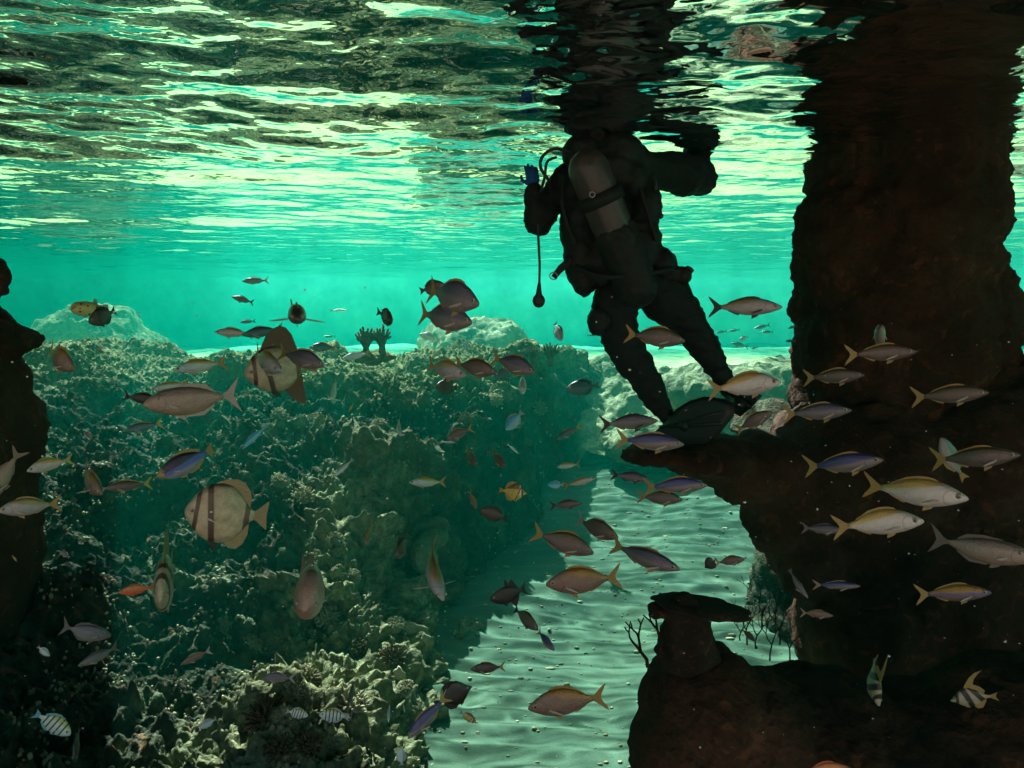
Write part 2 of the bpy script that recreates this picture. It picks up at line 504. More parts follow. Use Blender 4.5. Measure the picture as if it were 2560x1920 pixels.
# shelf the diver stands beside, undercut below
ch = [R(1650, 1135, 4.9, .27, .3, .075), R(1590, 1145, 4.9, .14, .2, .05), R(1760, 1140, 5.0, .3, .45, .13), R(1880, 1165, 5.2, .4, .5, .2), R(1850, 1215, 5.1, .17, .35, .15), R(1920, 1290, 5.2, .2, .4, .24), R(2010, 1380, 5.3, .25, .4, .28),
      R(1990, 1230, 5.3, .42, .6, .33), R(2150, 1200, 5.6, .7, .8, .62), R(2420, 1150, 5.7, 1.0, .9, .7), R(2700, 1200, 5.6, .9, .9, 1.0),
      R(2130, 1430, 5.5, .40, .6, .4), R(2150, 1580, 5.2, .42, .6, .45), R(2330, 1450, 5.4, .7, .8, .9), R(2650, 1600, 5.2, .9, .8, 1.2), R(2240, 1700, 5.3, .55, .6, .8), R(2480, 1900, 5.2, .9, .8, .9)]
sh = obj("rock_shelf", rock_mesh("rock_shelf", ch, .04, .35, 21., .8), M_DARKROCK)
tag(sh, "dark undercut rock shelf jutting left below the pillar under the diver's fins", "rock shelf")

# near rock at the bottom right
ch = [R(1760, 1790, 3.1, .26, .35, .30), R(1700, 1900, 3.0, .20, .3, .26), R(1850, 1900, 3.1, .35, .4, .38), R(2050, 1850, 3.2, .40, .5, .26),
      R(2300, 1930, 3.2, .5, .5, .34), R(2550, 1900, 3.2, .5, .5, .42), R(2150, 2000, 3.0, .7, .5, .3), R(1900, 2100, 3.0, .5, .5, .4), R(1730, 2150, 3.0, .25, .4, .4),
      R(2700, 2100, 3.0, .6, .5, .4)]
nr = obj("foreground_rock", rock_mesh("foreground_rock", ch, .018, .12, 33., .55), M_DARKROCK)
tag(nr, "dim brown foreground rock filling the bottom right corner below the plate coral", "rock")

# dark rock on the left edge
ch = [R(-120, 1020, 5.0, .36, .6, .55), R(-20, 1100, 5.0, .15, .5, .5), R(-110, 1400, 4.9, .40, .6, .9), R(-120, 850, 5.1, .4, .4, .3), R(30, 850, 5.2, .14, .3, .10)]
lr = obj("edge_rock", rock_mesh("edge_rock", ch, .03, .3, 51., .7), M_DARKROCK)
tag(lr, "dark rock standing at the left edge of the photo with a flat top", "rock")

# distant mounds and boulders
def boulder(name, chunks, vox, seed, mat, label, amp=.8):
    o = obj(name, rock_mesh(name, chunks, vox, amp, seed, .7), mat)
    tag(o, label, "boulder"); return o
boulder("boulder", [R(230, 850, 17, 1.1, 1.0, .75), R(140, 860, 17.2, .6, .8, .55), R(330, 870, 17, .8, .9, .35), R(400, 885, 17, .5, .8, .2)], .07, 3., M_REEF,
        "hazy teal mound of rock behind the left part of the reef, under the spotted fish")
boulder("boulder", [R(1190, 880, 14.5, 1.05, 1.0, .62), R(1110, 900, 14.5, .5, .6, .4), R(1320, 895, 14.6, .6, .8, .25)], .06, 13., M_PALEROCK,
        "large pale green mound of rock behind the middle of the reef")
boulder("boulder", [R(1400, 890, 13.5, .22, .3, .09)], .03, 23., M_PALEROCK, "small low rock beside the right foot of the pale green mound", .3)
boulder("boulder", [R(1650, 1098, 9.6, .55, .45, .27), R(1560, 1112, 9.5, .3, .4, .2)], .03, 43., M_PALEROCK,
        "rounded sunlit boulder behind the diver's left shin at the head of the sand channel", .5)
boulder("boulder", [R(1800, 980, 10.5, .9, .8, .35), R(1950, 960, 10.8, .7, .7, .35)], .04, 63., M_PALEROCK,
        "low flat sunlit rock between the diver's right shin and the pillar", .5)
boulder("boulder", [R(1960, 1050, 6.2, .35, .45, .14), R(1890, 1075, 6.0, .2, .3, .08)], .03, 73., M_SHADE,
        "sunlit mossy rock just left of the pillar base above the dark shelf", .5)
boulder("boulder", [R(1900, 1620, 6.2, .45, .4, .22), R(2010, 1600, 6.2, .5, .45, .32), R(1990, 1470, 6.6, .4, .4, .5)], .03, 83., M_SHADE,
        "rubble covered rock seen through the gap between shelf and foreground rock", .8)
boulder("boulder", [R(1080, 1340, 6.6, .14, .2, .08), R(1060, 1390, 6.4, .10, .2, .14)], .015, 93., M_PALEROCK,
        "smooth pale rock knob on the shaded cliff beside the sand channel", .15)

# roof of rock over the viewing side (unseen above the water, outline shaped to shade the foreground)
outline = [(-14, -5), (14, -5), (14, 7.9), (4, 7.7), (.9, 7.4), (.2, 7.0), (-1.0, 6.75), (-2.9, 6.5), (-3.3, 7.2), (-3.9, 8.2), (-5.6, 8.8), (-14, 9.3)]
def slab(name, outl, z0, z1, mat):
    pts = []
    for k in range(len(outl)):
        a, b = np.array(outl[k]), np.array(outl[(k + 1) % len(outl)])
        m = max(1, int(np.linalg.norm(b - a) / .35))
        for j in range(m): pts.append(a + (b - a) * j / m)
    pts = np.array(pts); n = len(pts)
    q = np.stack([pts[:, 0], pts[:, 1], 0 * pts[:, 0]], 1)
    pts = pts + np.stack([perlin(q * 1.1), perlin(q * 1.1 + 50)], 1) * .25
    co = np.concatenate([np.c_[pts, np.full(n, z0)], np.c_[pts, np.full(n, z1)]])
    fs = [tuple(range(n))[::-1], tuple(range(n, 2 * n))] + [(k, (k + 1) % n, n + (k + 1) % n, n + k) for k in range(n)]
    return obj(name, mesh_from(name, co, fs, False), mat)
struct(slab("shade_roof", outline, 1.65, 2.4, M_DARKROCK))
# unseen slab added above the water to darken the far left corner
struct(slab("rock_shade_slab", [(-21, 19), (-13, 19.2), (-10.8, 21.5), (-10.0, 24.5), (-9.4, 27.5), (-21, 28)], 1.5, 2.4, M_DARKROCK))
# ---------------------------------------------------------------- tubes and plates
def tube(pts, radii, seg=8, cap=True):
    """one tapered tube through pts, as vertex and quad/tri lists"""
    pts = [Vector(p) for p in pts]; n = len(pts)
    if not hasattr(radii, '__len__'): radii = [radii] * n
    co, fs = [], []
    up = Vector((.13, .21, .97))
    for k, p in enumerate(pts):
        t = (pts[min(k + 1, n - 1)] - pts[max(k - 1, 0)]).normalized()
        a = t.cross(up)
        if a.length < .05: a = t.cross(Vector((1, 0, 0)))
        a.normalize(); b = t.cross(a)
        for j in range(seg):
            an = 2 * math.pi * j / seg
            co.append(p + (a * math.cos(an) + b * math.sin(an)) * radii[k])
    for k in range(n - 1):
        for j in range(seg):
            j2 = (j + 1) % seg
            fs.append((k * seg + j, k * seg + j2, (k + 1) * seg + j2, (k + 1) * seg + j))
    if cap:
        co.append(pts[0]); co.append(pts[-1] + (pts[-1] - pts[-2]).normalized() * radii[-1] * .7)
        for j in range(seg):
            j2 = (j + 1) % seg
            fs.append((j2, j, n * seg)); fs.append(((n - 1) * seg + j, (n - 1) * seg + j2, n * seg + 1))
    return co, fs
def joinf(parts):
    co, fs = [], []
    for c, f in parts:
        o = len(co); co += [tuple(x) for x in c]; fs += [tuple(i + o for i in q) for q in f]
    return co, fs
def bez(pts, n=14):
    """smooth curve through control points (Catmull-Rom)"""
    p = [Vector(x) for x in pts]; p = [p[0] * 2 - p[1]] + p + [p[-1] * 2 - p[-2]]
    out = []
    for k in range(1, len(p) - 2):
        for j in range(n if k < len(p) - 3 else n + 1):
            t = j / n
            out.append(.5 * ((2 * p[k]) + (p[k + 1] - p[k - 1]) * t + (2 * p[k - 1] - 5 * p[k] + 4 * p[k + 1] - p[k + 2]) * t * t
                             + (3 * p[k] - p[k - 1] - 3 * p[k + 1] + p[k + 2]) * t ** 3))
    return out
def plate(pts, th, nrm):
    """closed outline (3D points) thickened along nrm, edges thinner than the middle"""
    n = len(pts); c = sum((Vector(p) for p in pts), Vector()) / n; nr = Vector(nrm).normalized()
    co = [Vector(p) + nr * th * .15 for p in pts] + [Vector(p) - nr * th * .15 for p in pts]
    co += [c + (Vector(p) - c) * .72 + nr * th * .5 for p in pts] + [c + (Vector(p) - c) * .72 - nr * th * .5 for p in pts]
    co += [c + nr * th * .55, c - nr * th * .55]
    fs = []
    for k in range(n):
        j = (k + 1) % n
        fs += [(k, j, n + j, n + k), (k, 2 * n + k, 2 * n + j, j), (n + k, n + j, 3 * n + j, 3 * n + k),
               (2 * n + k, 4 * n, 2 * n + j), (3 * n + j, 4 * n + 1, 3 * n + k)]
    return co, fs

# ---------------------------------------------------------------- the diver
M_SUIT = plain("neoprene_black", (.012, .010, .010), .75, .25, .3, 30, .15)
M_BCD = plain("buoyancy_jacket_black", (.013, .010, .010), .65, .3, .35, 45, .3)
M_TANK = plain("worn_tank_grey", (.062, .045, .038), .45, .5, .25, 6, .05)
M_RUBBER = plain("black_rubber", (.009, .008, .008), .5, .5, .2, 20, .1)
M_BLUE = plain("blue_glove_fabric", (.02, .10, .30), .8, .2, .3, 40, .3)
M_METAL = plain("buckle_steel", (.35, .34, .32), .3, .6, .1, 10, 0)
D0 = 4.9
root = empty("person", P(1700, 1045, D0), "scuba diver in black wetsuit seen from behind, standing in fins with head above the water", "person")
def kid(name, cf, mat, parent, base, label=None, sm=True):
    """child mesh given in world coordinates, stored relative to its thing's base point"""
    co, fs = cf
    me = mesh_from(name, [Vector(c) - base for c in co], fs, sm)
    o = obj(name, me, mat, parent)
    if label: o['label'] = label
    return o
base = root.location.copy()
def C(a, b, ra, rb): return caps(P(*a), P(*b), ra, rb)
def poly(*nodes):
    out = []
    for (a, ra), (b, rb) in zip(nodes[:-1], nodes[1:]): out += C(a, b, ra, rb)
    return out
ch = []
ch += poly(((1492, 335, 4.9), .085), ((1500, 420, 4.9), .10))                                     # neck
ch += [ell(P(1480, 268, 4.88), (.092, .115, .135))]                                                # head (out of the water)
ch += [ell(P(1480, 262, 4.99), (.014, .022, .03))]                                                 # nose, on the far side
ch += [ell(P(1505, 480, 4.92), (.22, .14, .20)), ell(P(1535, 560, 4.93), (.20, .14, .22)), ell(P(1570, 640, 4.93), (.19, .14, .18)),
       ell(P(1600, 712, 4.92), (.215, .15, .14)), ell(P(1548, 740, 4.88), (.15, .14, .13))]
ch += poly(((1420, 450, 4.92), .10), ((1372, 515, 4.86), .085), ((1345, 556, 4.82), .082), ((1338, 520, 4.80), .07), ((1334, 480, 4.80), .052))   # left arm bent up
ch += poly(((1570, 420, 4.98), .11), ((1640, 425, 5.15), .115), ((1705, 436, 5.35), .14), ((1752, 448, 5.6), .11), ((1735, 380, 5.75), .09), ((1720, 330, 5.8), .06))          # right arm
ch += poly(((1540, 755, 4.86), .148), ((1546, 834, 4.86), .112), ((1583, 905, 4.88), .112), ((1604, 935, 4.9), .098), ((1634, 990, 4.92), .080), ((1664, 1030, 4.94), .055), ((1680, 1052, 4.9), .06))
ch += poly(((1658, 735, 4.96), .165), ((1714, 795, 5.0), .115), ((1768, 876, 5.05), .092), ((1803, 940, 5.1), .066), ((1832, 985, 5.14), .052), ((1850, 1000, 5.1), .055))
me = remesh(ch, .016, 'body')
co, no = get_co(me), get_no(me)
fold = .014 * fbm(co * np.array([6, 6, 15]), 3) + .007 * (1 - 2 * np.abs(perlin(co * np.array([9, 9, 26])))) + .004 * fbm(co * 30, 2)
co = co + no * fold[:, None]
set_co(me, co - np.array(base[:]))
obj('body', me, M_SUIT, root)
def part(name, chunks, vox, mat, parent=root, label=None, crease=.010):
    me = remesh(chunks, vox, name); c, nn = get_co(me), get_no(me)
    c = c + nn * (crease * fbm(c * 22, 3))[:, None]
    set_co(me, c - np.array(base[:])); o = obj(name, me, mat, parent)
    if label: o['label'] = label
    return o
# buoyancy jacket with side lobes and pockets
ch = [ell(P(1455, 385, 4.88), (.12, .13, .12)), ell(P(1545, 380, 4.88), (.15, .13, .12)), ell(P(1520, 425, 4.86), (.19, .13, .14)), ell(P(1590, 410, 4.95), (.10, .12, .12)), ell(P(1450, 560, 4.86), (.125, .14, .24)), ell(P(1450, 640, 4.84), (.10, .13, .20)), ell(P(1462, 700, 4.82), (.075, .09, .10)),
      ell(P(1615, 520, 4.86), (.095, .13, .16)), ell(P(1640, 500, 4.82), (.035, .05, .06)), ell(P(1600, 610, 4.84), (.13, .13, .20)),
      ell(P(1650, 660, 4.85), (.10, .12, .10)), ell(P(1530, 640, 4.82), (.20, .11, .20)), ell(P(1430, 470, 4.86), (.11, .11, .12)), ell(P(1575, 450, 4.86), (.11, .11, .12))]
jacket = part('jacket', ch, .015, M_BCD)
part('pocket', [ell(P(1676, 685, 4.84), (.07, .06, .055)), ell(P(1706, 688, 4.84), (.06, .05, .055)), ell(P(1716, 676, 4.84), (.045, .04, .03))], .009, M_BCD, root)
part('pocket', [ell(P(1500, 798, 4.78), (.075, .07, .085)), ell(P(1497, 815, 4.78), (.06, .06, .06))], .009, M_BCD, root)
part('valve', [ell(P(1652, 540, 4.80), (.022, .02, .018)), *caps(P(1635, 545, 4.8), P(1650, 541, 4.8), .012, .012)], .005, M_RUBBER, root)
# knee pads and leg straps give the shins their lumps
part('knee_pad', [ell(P(1572, 880, 4.96), (.105, .07, .09))], .01, M_RUBBER, root)
part('knee_pad', [ell(P(1765, 868, 5.13), (.085, .06, .085))], .01, M_RUBBER, root)
# tank on the back
ta, tb = P(1472, 424, 4.58), P(1592, 715, 4.70)
ax = (tb - ta).normalized()
tk = remesh(caps(ta, tb, .120, .120, 40), .012, 'tank'); set_co(tk, get_co(tk) - np.array(base[:]))
tank = obj('tank', tk, M_TANK, root)
def ring(c, axis, r, th, w, seg=40):
    axis = axis.normalized(); a = axis.orthogonal().normalized(); b = axis.cross(a)
    co, fs = [], []
    for j in range(seg):
        u = a * math.cos(2 * math.pi * j / seg) + b * math.sin(2 * math.pi * j / seg)
        co += [c + u * (r + th) - axis * w * .5, c + u * (r + th) + axis * w * .5, c + u * r + axis * w * .5, c + u * r - axis * w * .5]
    for j in range(seg):
        k = (j + 1) % seg
        for m in range(4): fs.append((4 * j + m, 4 * k + m, 4 * k + (m + 1) % 4, 4 * j + (m + 1) % 4))
    return co, fs
st = kid('strap', ring(ta + ax * .17, ax, .116, .018, .075), M_BCD, tank, base)
kid('buckle', joinf([ring(ta + ax * .17 + Vector((-.06, -.135, .0)), Vector((.3, 1, 0)), .012, .006, .008, 16)]), M_METAL, st, base)
part('tank_boot', caps(ta + ax * .40, tb + ax * .0, .132, .130, 24), .014, M_BCD, tank)
# hoses, gauge and the loose strap
kid('hose', tube(bez([P(1425, 380, 4.75), P(1385, 372, 4.72), P(1356, 392, 4.72), P(1352, 420, 4.72), P(1372, 452, 4.74), P(1378, 480, 4.78)]), .0095), M_RUBBER, root, base)
kid('hose', tube(bez([P(1392, 392, 4.70), P(1368, 405, 4.70), P(1362, 440, 4.70), P(1352, 480, 4.74)]), .0085), M_RUBBER, root, base)
kid('hose', tube(bez([P(1633, 430, 4.80), P(1640, 462, 4.78), P(1632, 488, 4.80), P(1622, 505, 4.82)]), .008), M_RUBBER, root, base)
kid('gauge_hose', tube(bez([P(1345, 560, 4.74), P(1346, 600, 4.74), P(1349, 660, 4.74), P(1348, 718, 4.74)]), .0075), M_RUBBER, root, base)
gp = P(1347, 752, 4.74)
part('gauge', [ell(gp, (.038, .024, .042)), *caps(gp + Vector((.0, 0, .04)), gp + Vector((.002, 0, .095)), .02, .012)], .005, M_RUBBER, root, None, .001)
kid('loose_strap', plate([P(1428, 636, 4.74), P(1440, 650, 4.74), P(1402, 684, 4.72), P(1390, 698, 4.72), P(1378, 690, 4.72), P(1396, 664, 4.72)], .012, (0, 1, 0)), M_BCD, root, base)
kid('strap_ring', ring(P(1384, 690, 4.72), Vector((.2, 1, .6)), .020, .006, .006, 20), M_METAL, root, base)
kid('shoulder_strap', tube(bez([P(1412, 440, 4.74), P(1405, 500, 4.70), P(1418, 560, 4.70), P(1440, 610, 4.70)]), .014), M_BCD, root, base)
kid('shoulder_strap', tube(bez([P(1600, 470, 4.72), P(1622, 540, 4.70), P(1640, 600, 4.70)]), .014), M_BCD, root, base)
kid('waist_strap', tube(bez([P(1440, 668, 4.72), P(1500, 690, 4.62), P(1590, 690, 4.60), P(1680, 672, 4.72)]), .018), M_BCD, root, base)
# mask on the face, above the water
mk = P(1480, 266, 4.985)
part('mask', [ell(mk, (.075, .03, .042))], .006, M_RUBBER, root, None, 0)
# gloved hands: palm and five fingers each
def hand(wrist, up, side, mat, label=None, curl=.35):
    up = up.normalized(); side = side.normalized(); pal = up.cross(side).normalized()
    ch = [ell(wrist + up * .045, (.036, .02, .045))]
    for k, (o, L) in enumerate(((-.030, .066), (-.010, .078), (.011, .072), (.030, .056))):
        a = wrist + up * .08 + side * o
        b = a + (up * .6 + pal * curl * .5 + side * o * 2) .normalized() * L * .55
        c = b + (up * .5 + pal * curl * 1.6) .normalized() * L * .5
        ch += caps(a - up * .03, a, .012, .0105) + caps(a, b, .0105, .0095) + caps(b, c, .0095, .008)
    a = wrist + up * .03 - side * .034; b = a + (up * .5 - side).normalized() * .035; c = b + (up + pal * .5).normalized() * .03
    ch += caps(a + side * .015, a, .014, .012) + caps(a, b, .012, .0105) + caps(b, c, .0105, .009)
    ch += caps(wrist - up * .07, wrist + up * .02, .045, .033)
    return part('glove', ch, .0045, mat, root, label, .0015)
hand(P(1334, 472, 4.80), Vector((-.1, 0, 1)), Vector((1, .2, 0)), M_BLUE, "blue glove on the raised left hand")
hand(P(1720, 330, 5.80), Vector((0, 0, 1)), Vector((-1, .2, 0)), M_SUIT)
# swim fins
def fin(outline, d0, d1, x0, x1, foot):
    pts = [P(x, y, d0 + (d1 - d0) * (x - x0) / (x1 - x0)) for x, y in outline]
    f = kid('swim_fin', plate(pts, .035, (0.1, -.5, .8)), M_RUBBER, root, base)
    ribs = [tube([pts[0].lerp(pts[-1], .5), pts[len(pts) // 2].lerp(pts[k], .25)], .012) for k in (2, len(pts) - 3)]
    kid('rib', joinf(ribs), M_RUBBER, f, base)
    part('foot_pocket', foot, .01, M_RUBBER, root)
fin([(1668, 1052), (1690, 1024), (1722, 1004), (1760, 993), (1808, 998), (1836, 1012), (1834, 1040), (1800, 1082), (1764, 1110), (1715, 1112), (1650, 1104), (1632, 1084)], 4.88, 4.55, 1640, 1830,
    caps(P(1672, 1040, 4.92), P(1715, 1062, 4.78), .06, .055))
fin([(1822, 968), (1850, 976), (1890, 984), (1905, 990), (1886, 1010), (1852, 1040), (1836, 1032), (1812, 1000)], 5.12, 4.9, 1820, 1900,
    caps(P(1830, 985, 5.14), P(1850, 1010, 5.02), .055, .045))

# ---------------------------------------------------------------- fish
def fish_mat(name, base, back=None, zb=.03, slope=0., belly=None, zl=-.05, bars=(), gill=.10, eye_x=.40, rough=.32, spec=.6, spots=None, var=.15, metal=.12):
    m, n, l, b = mat_new(name)
    tc = n.new("ShaderNodeTexCoord").outputs["Object"]
    sx = n.new("ShaderNodeSeparateXYZ"); l.new(tc, sx.inputs[0]); x, z = sx.outputs[0], sx.outputs[2]
    nz = noise_node(n, l, 9, 3, .6, tc)
    zn = math_node(n, l, 'ADD', z, math_node(n, l, 'MULTIPLY', math_node(n, l, 'SUBTRACT', nz.outputs[0], .5), .03))
    col = base
    if belly:
        r = n.new("ShaderNodeMapRange"); r.inputs[1].default_value = zl + .03; r.inputs[2].default_value = zl - .03; l.new(zn, r.inputs[0])
        col = mixc(n, l, r.outputs[0], col, belly)
    if back:
        zz = math_node(n, l, 'ADD', zn, math_node(n, l, 'MULTIPLY', x, slope))
        r = n.new("ShaderNodeMapRange"); r.inputs[1].default_value = zb - .015; r.inputs[2].default_value = zb + .02; l.new(zz, r.inputs[0])
        col = mixc(n, l, r.outputs[0], col, back)
    for (c, w, sl, bc) in bars:
        t = math_node(n, l, 'ABSOLUTE', math_node(n, l, 'SUBTRACT', math_node(n, l, 'ADD', x, math_node(n, l, 'MULTIPLY', zn, sl)), c))
        r = n.new("ShaderNodeMapRange"); r.inputs[1].default_value = w * 1.15; r.inputs[2].default_value = w * .75; l.new(t, r.inputs[0])
        col = mixc(n, l, r.outputs[0], col, bc)
    if spots:
        v = n.new("ShaderNodeTexVoronoi"); v.inputs["Scale"].default_value = spots[0]; l.new(tc, v.inputs["Vector"])
        r = n.new("ShaderNodeMapRange"); r.inputs[1].default_value = spots[1] + .04; r.inputs[2].default_value = spots[1]; l.new(v.outputs["Distance"], r.inputs[0])
        col = mixc(n, l, r.outputs[0], col, spots[2])
    # gill cover edge and mouth line
    if gill:
        gx = math_node(n, l, 'SUBTRACT', x, eye_x - .03)
        rr = math_node(n, l, 'SQRT', math_node(n, l, 'ADD', math_node(n, l, 'MULTIPLY', gx, gx), math_node(n, l, 'MULTIPLY', z, z)))
        d = math_node(n, l, 'ABSOLUTE', math_node(n, l, 'SUBTRACT', rr, gill))
        r = n.new("ShaderNodeMapRange"); r.inputs[1].default_value = .008; r.inputs[2].default_value = .002; l.new(d, r.inputs[0])
        lf = math_node(n, l, 'LESS_THAN', gx, -.03)
        col = mixc(n, l, math_node(n, l, 'MULTIPLY', math_node(n, l, 'MULTIPLY', r.outputs[0], lf), .55), col, tuple(c * .35 for c in base))
    sc = n.new("ShaderNodeTexVoronoi"); sc.inputs["Scale"].default_value = 55; l.new(tc, sc.inputs["Vector"])
    r2 = ramp(n, [(.25, 1 - var), (.75, 1 + var)]); l.new(nz.outputs[0], r2.inputs[0])
    col = mixc(n, l, 1., col, r2.outputs[0], 'MULTIPLY')
    l.new(col, b.inputs["Base Color"])
    b.inputs["Roughness"].default_value = rough; b.inputs["Specular IOR Level"].default_value = spec; b.inputs["Metallic"].default_value = metal
    bp = n.new("ShaderNodeBump"); bp.inputs["Strength"].default_value = .25; bp.inputs["Distance"].default_value = .01
    l.new(sc.outputs["Distance"], bp.inputs["Height"]); l.new(bp.outputs[0], b.inputs["Normal"])
    return m
def fin_mat(name, col, tip=None, trans=.25):
    m, n, l, b = mat_new(name)
    tc = n.new("ShaderNodeTexCoord").outputs["Object"]
    mp = n.new("ShaderNodeMapping"); mp.inputs["Scale"].default_value = (6, 1, 60); l.new(tc, mp.inputs["Vector"])
    w = noise_node(n, l, 2.0, 2, .5, mp.outputs[0])
    r = ramp(n, [(.3, tuple(c * .72 for c in col)), (.7, tuple(min(1, c * 1.15) for c in col))]); l.new(w.outputs[0], r.inputs[0])
    l.new(r.outputs[0], b.inputs["Base Color"]); b.inputs["Roughness"].default_value = .5
    tl = n.new("ShaderNodeBsdfTranslucent"); l.new(r.outputs[0], tl.inputs["Color"])
    mx = n.new("ShaderNodeMixShader"); mx.inputs[0].default_value = trans
    l.new(b.outputs[0], mx.inputs[1]); l.new(tl.outputs[0], mx.inputs[2]); l.new(mx.outputs[0], n["Material Output"].inputs["Surface"])
    return m
YEL, YEL2 = (.52, .36, .11), (.44, .28, .075)
FM = {
 'silver': fish_mat("fish_silver", (.33, .325, .33), (.32, .27, .12), .055, -.22, (.36, .31, .29), -.06),
 'pale': fish_mat("fish_pale_silver", (.56, .54, .50), (.52, .38, .11), .065, -.25, (.55, .50, .46), -.06),
 'backlit': fish_mat("fish_backlit", (.13, .095, .085), (.10, .075, .04), .05, -.1, (.20, .15, .13), -.075),  # silver fish skin darkened, stands for the same fish in backlight
 'blue': fish_mat("fish_blue_back", (.22, .18, .18), (.05, .055, .19), .0, -.12, (.26, .2, .18), -.05),
 'golden': fish_mat("fish_golden_back", (.10, .08, .30), (.34, .20, .03), .02, -.02, (.22, .14, .12), -.01),
 'bluish': fish_mat("fish_blue_grey", (.17, .145, .15), (.08, .075, .12), .02, 0., (.25, .19, .17), -.07),
 'brown': fish_mat("fish_brown", (.20, .125, .095), (.30, .17, .035), .07, -.25, (.22, .14, .11), -.06),
 'grey': fish_mat("fish_grey", (.20, .18, .175), (.13, .12, .15), .03, 0., (.30, .26, .24), -.05),
 'aqua': fish_mat("fish_aqua", (.42, .62, .58), (.40, .42, .10), .05, -.2, (.5, .58, .55), -.05),
 'cyan': fish_mat("fish_cyan", (.12, .60, .75), (.05, .42, .65), .03, 0., (.3, .6, .6), -.03),
 'teal': fish_mat("fish_teal", (.06, .20, .19), (.03, .13, .14), .02, 0., None),
 'bat': fish_mat("batfish_skin", (.46, .39, .25), (.14, .09, .045), .38, 0., None, 0, [(.36, .028, .06, (.07, .04, .025)), (.185, .038, -.10, (.08, .05, .03)), (-.245, .035, .05, (.12, .08, .04))], gill=0, var=.38),
 'spade': fish_mat("spadefish_pink", (.38, .24, .19), None, 0, 0, None, 0, [(.17, .03, 0, (.20, .12, .09))], gill=0),
 'uni': fish_mat("unicornfish_grey", (.30, .235, .19), (.22, .17, .14), .06, 0., (.30, .23, .16), -.09),
 'tang': fish_mat("blue_tang_skin", (.10, .14, .50), (.02, .02, .05), .045, .12, (.30, .30, .38), -.06, [(.44, .06, 0, (.40, .26, .09))]),
 'racc': fish_mat("raccoon_skin", (.62, .45, .08), (.14, .09, .02), .12, -.1, None, 0, [(.335, .028, .1, (.012, .01, .01)), (.27, .028, .1, (.75, .72, .6)), (.20, .022, -.35, (.05, .035, .01)), (.0, .010, -.4, (.35, .22, .04))], gill=0),
 'serg': fish_mat("sergeant_skin", (.62, .72, .68), (.60, .60, .18), .12, 0., None, 0, [(x, .019, 0, (.015, .02, .025)) for x in (.28, .16, .04, -.08, -.19)], gill=0),
 'bann': fish_mat("bannerfish_skin", (.45, .38, .24), None, 0, 0, None, 0, [(.36, .035, .1, (.02, .012, .01)), (.12, .07, -.25, (.02, .012, .01)), (-.14, .07, -.5, (.022, .014, .01))], gill=0),
 'black': fish_mat("black_fish_skin", (.018, .014, .012), None, 0, 0, None),
 'disc': fish_mat("surgeonfish_skin", (.07, .05, .04), (.05, .035, .03), .1, 0., None),
 'anth': fish_mat("orange_fish_skin", (.78, .14, .05), (.70, .25, .08), .05, 0., None),
 'puff': fish_mat("puffer_skin", (.72, .62, .20), None, 0, 0, (.70, .62, .30), -.12, (), .0, spots=(7.5, .22, (.05, .035, .02))),
 'white': fish_mat("white_fish_skin", (.62, .76, .74), (.40, .48, .46), .06, 0, None),
}
FINM = {'yellow': fin_mat("fin_yellow", YEL), 'dyellow': fin_mat("fin_dark_yellow", YEL2), 'grey': fin_mat("fin_grey", (.22, .18, .16)), 'pale': fin_mat("fin_pale", (.55, .52, .45)),
        'dark': fin_mat("fin_dark", (.035, .028, .022)), 'black': fin_mat("fin_black", (.012, .01, .009)), 'cyan': fin_mat("fin_cyan", (.25, .55, .6)), 'orange': fin_mat("fin_orange", (.7, .16, .06)),
        'pink': fin_mat("fin_pink", (.42, .27, .22)), 'lime': fin_mat("fin_lime", (.55, .55, .12)), 'teal': fin_mat("fin_teal", (.07, .2, .2)), 'bat': fin_mat("fin_batfish", (.42, .34, .17)), 'batd': fin_mat("fin_batfish_dark", (.15, .11, .05))}
M_EYE_P = plain("fish_pupil", (.008, .008, .008), .12, .8, .1, 5, 0)
M_EYE_I = plain("fish_iris", (.38, .32, .24), .3, .6, .2, 20, 0)

# shapes: up / low / width profiles are (fraction of length from the nose, half size)
SLIM = dict(end=.82, up=[(0, 0), (.02, .022), (.08, .058), (.2, .108), (.35, .138), (.48, .135), (.62, .100), (.74, .052), (.82, .026)],
            lo=[(0, 0), (.02, .02), (.08, .05), (.2, .092), (.35, .118), (.48, .118), (.62, .088), (.74, .045), (.82, .024)],
            w=[(0, 0), (.02, .016), (.08, .040), (.2, .064), (.35, .074), (.5, .066), (.65, .044), (.76, .022), (.82, .012)],
            tail=[(-.30, .024), (-.34, .04), (-.40, .09), (-.455, .135), (-.50, .165), (-.475, .105), (-.435, .05), (-.415, 0), (-.435, -.05), (-.475, -.105), (-.50, -.165), (-.455, -.135), (-.40, -.09), (-.34, -.04), (-.30, -.024)],
            dor=[(.22, .118), (.19, .145), (.12, .162), (.03, .158), (-.08, .128), (-.18, .092), (-.23, .062), (-.22, .045), (-.10, .085), (.05, .120)],
            ana=[(-.06, -.085), (-.08, -.12), (-.12, -.108), (-.22, -.058), (-.23, -.040), (-.15, -.062)], pec=.17, eye=(.41, .022, .024), pel=True)
DEEP = dict(SLIM, up=[(s, h * 1.32) for s, h in SLIM['up'][:-2]] + [(.74, .058), (.82, .03)], lo=[(s, h * 1.2) for s, h in SLIM['lo'][:-2]] + [(.74, .05), (.82, .027)],
            dor=[(x, z + .045 * (1 if x > -.1 else .35)) for x, z in SLIM['dor']], ana=[(x, z - .012) for x, z in SLIM['ana']], eye=(.405, .03, .026))
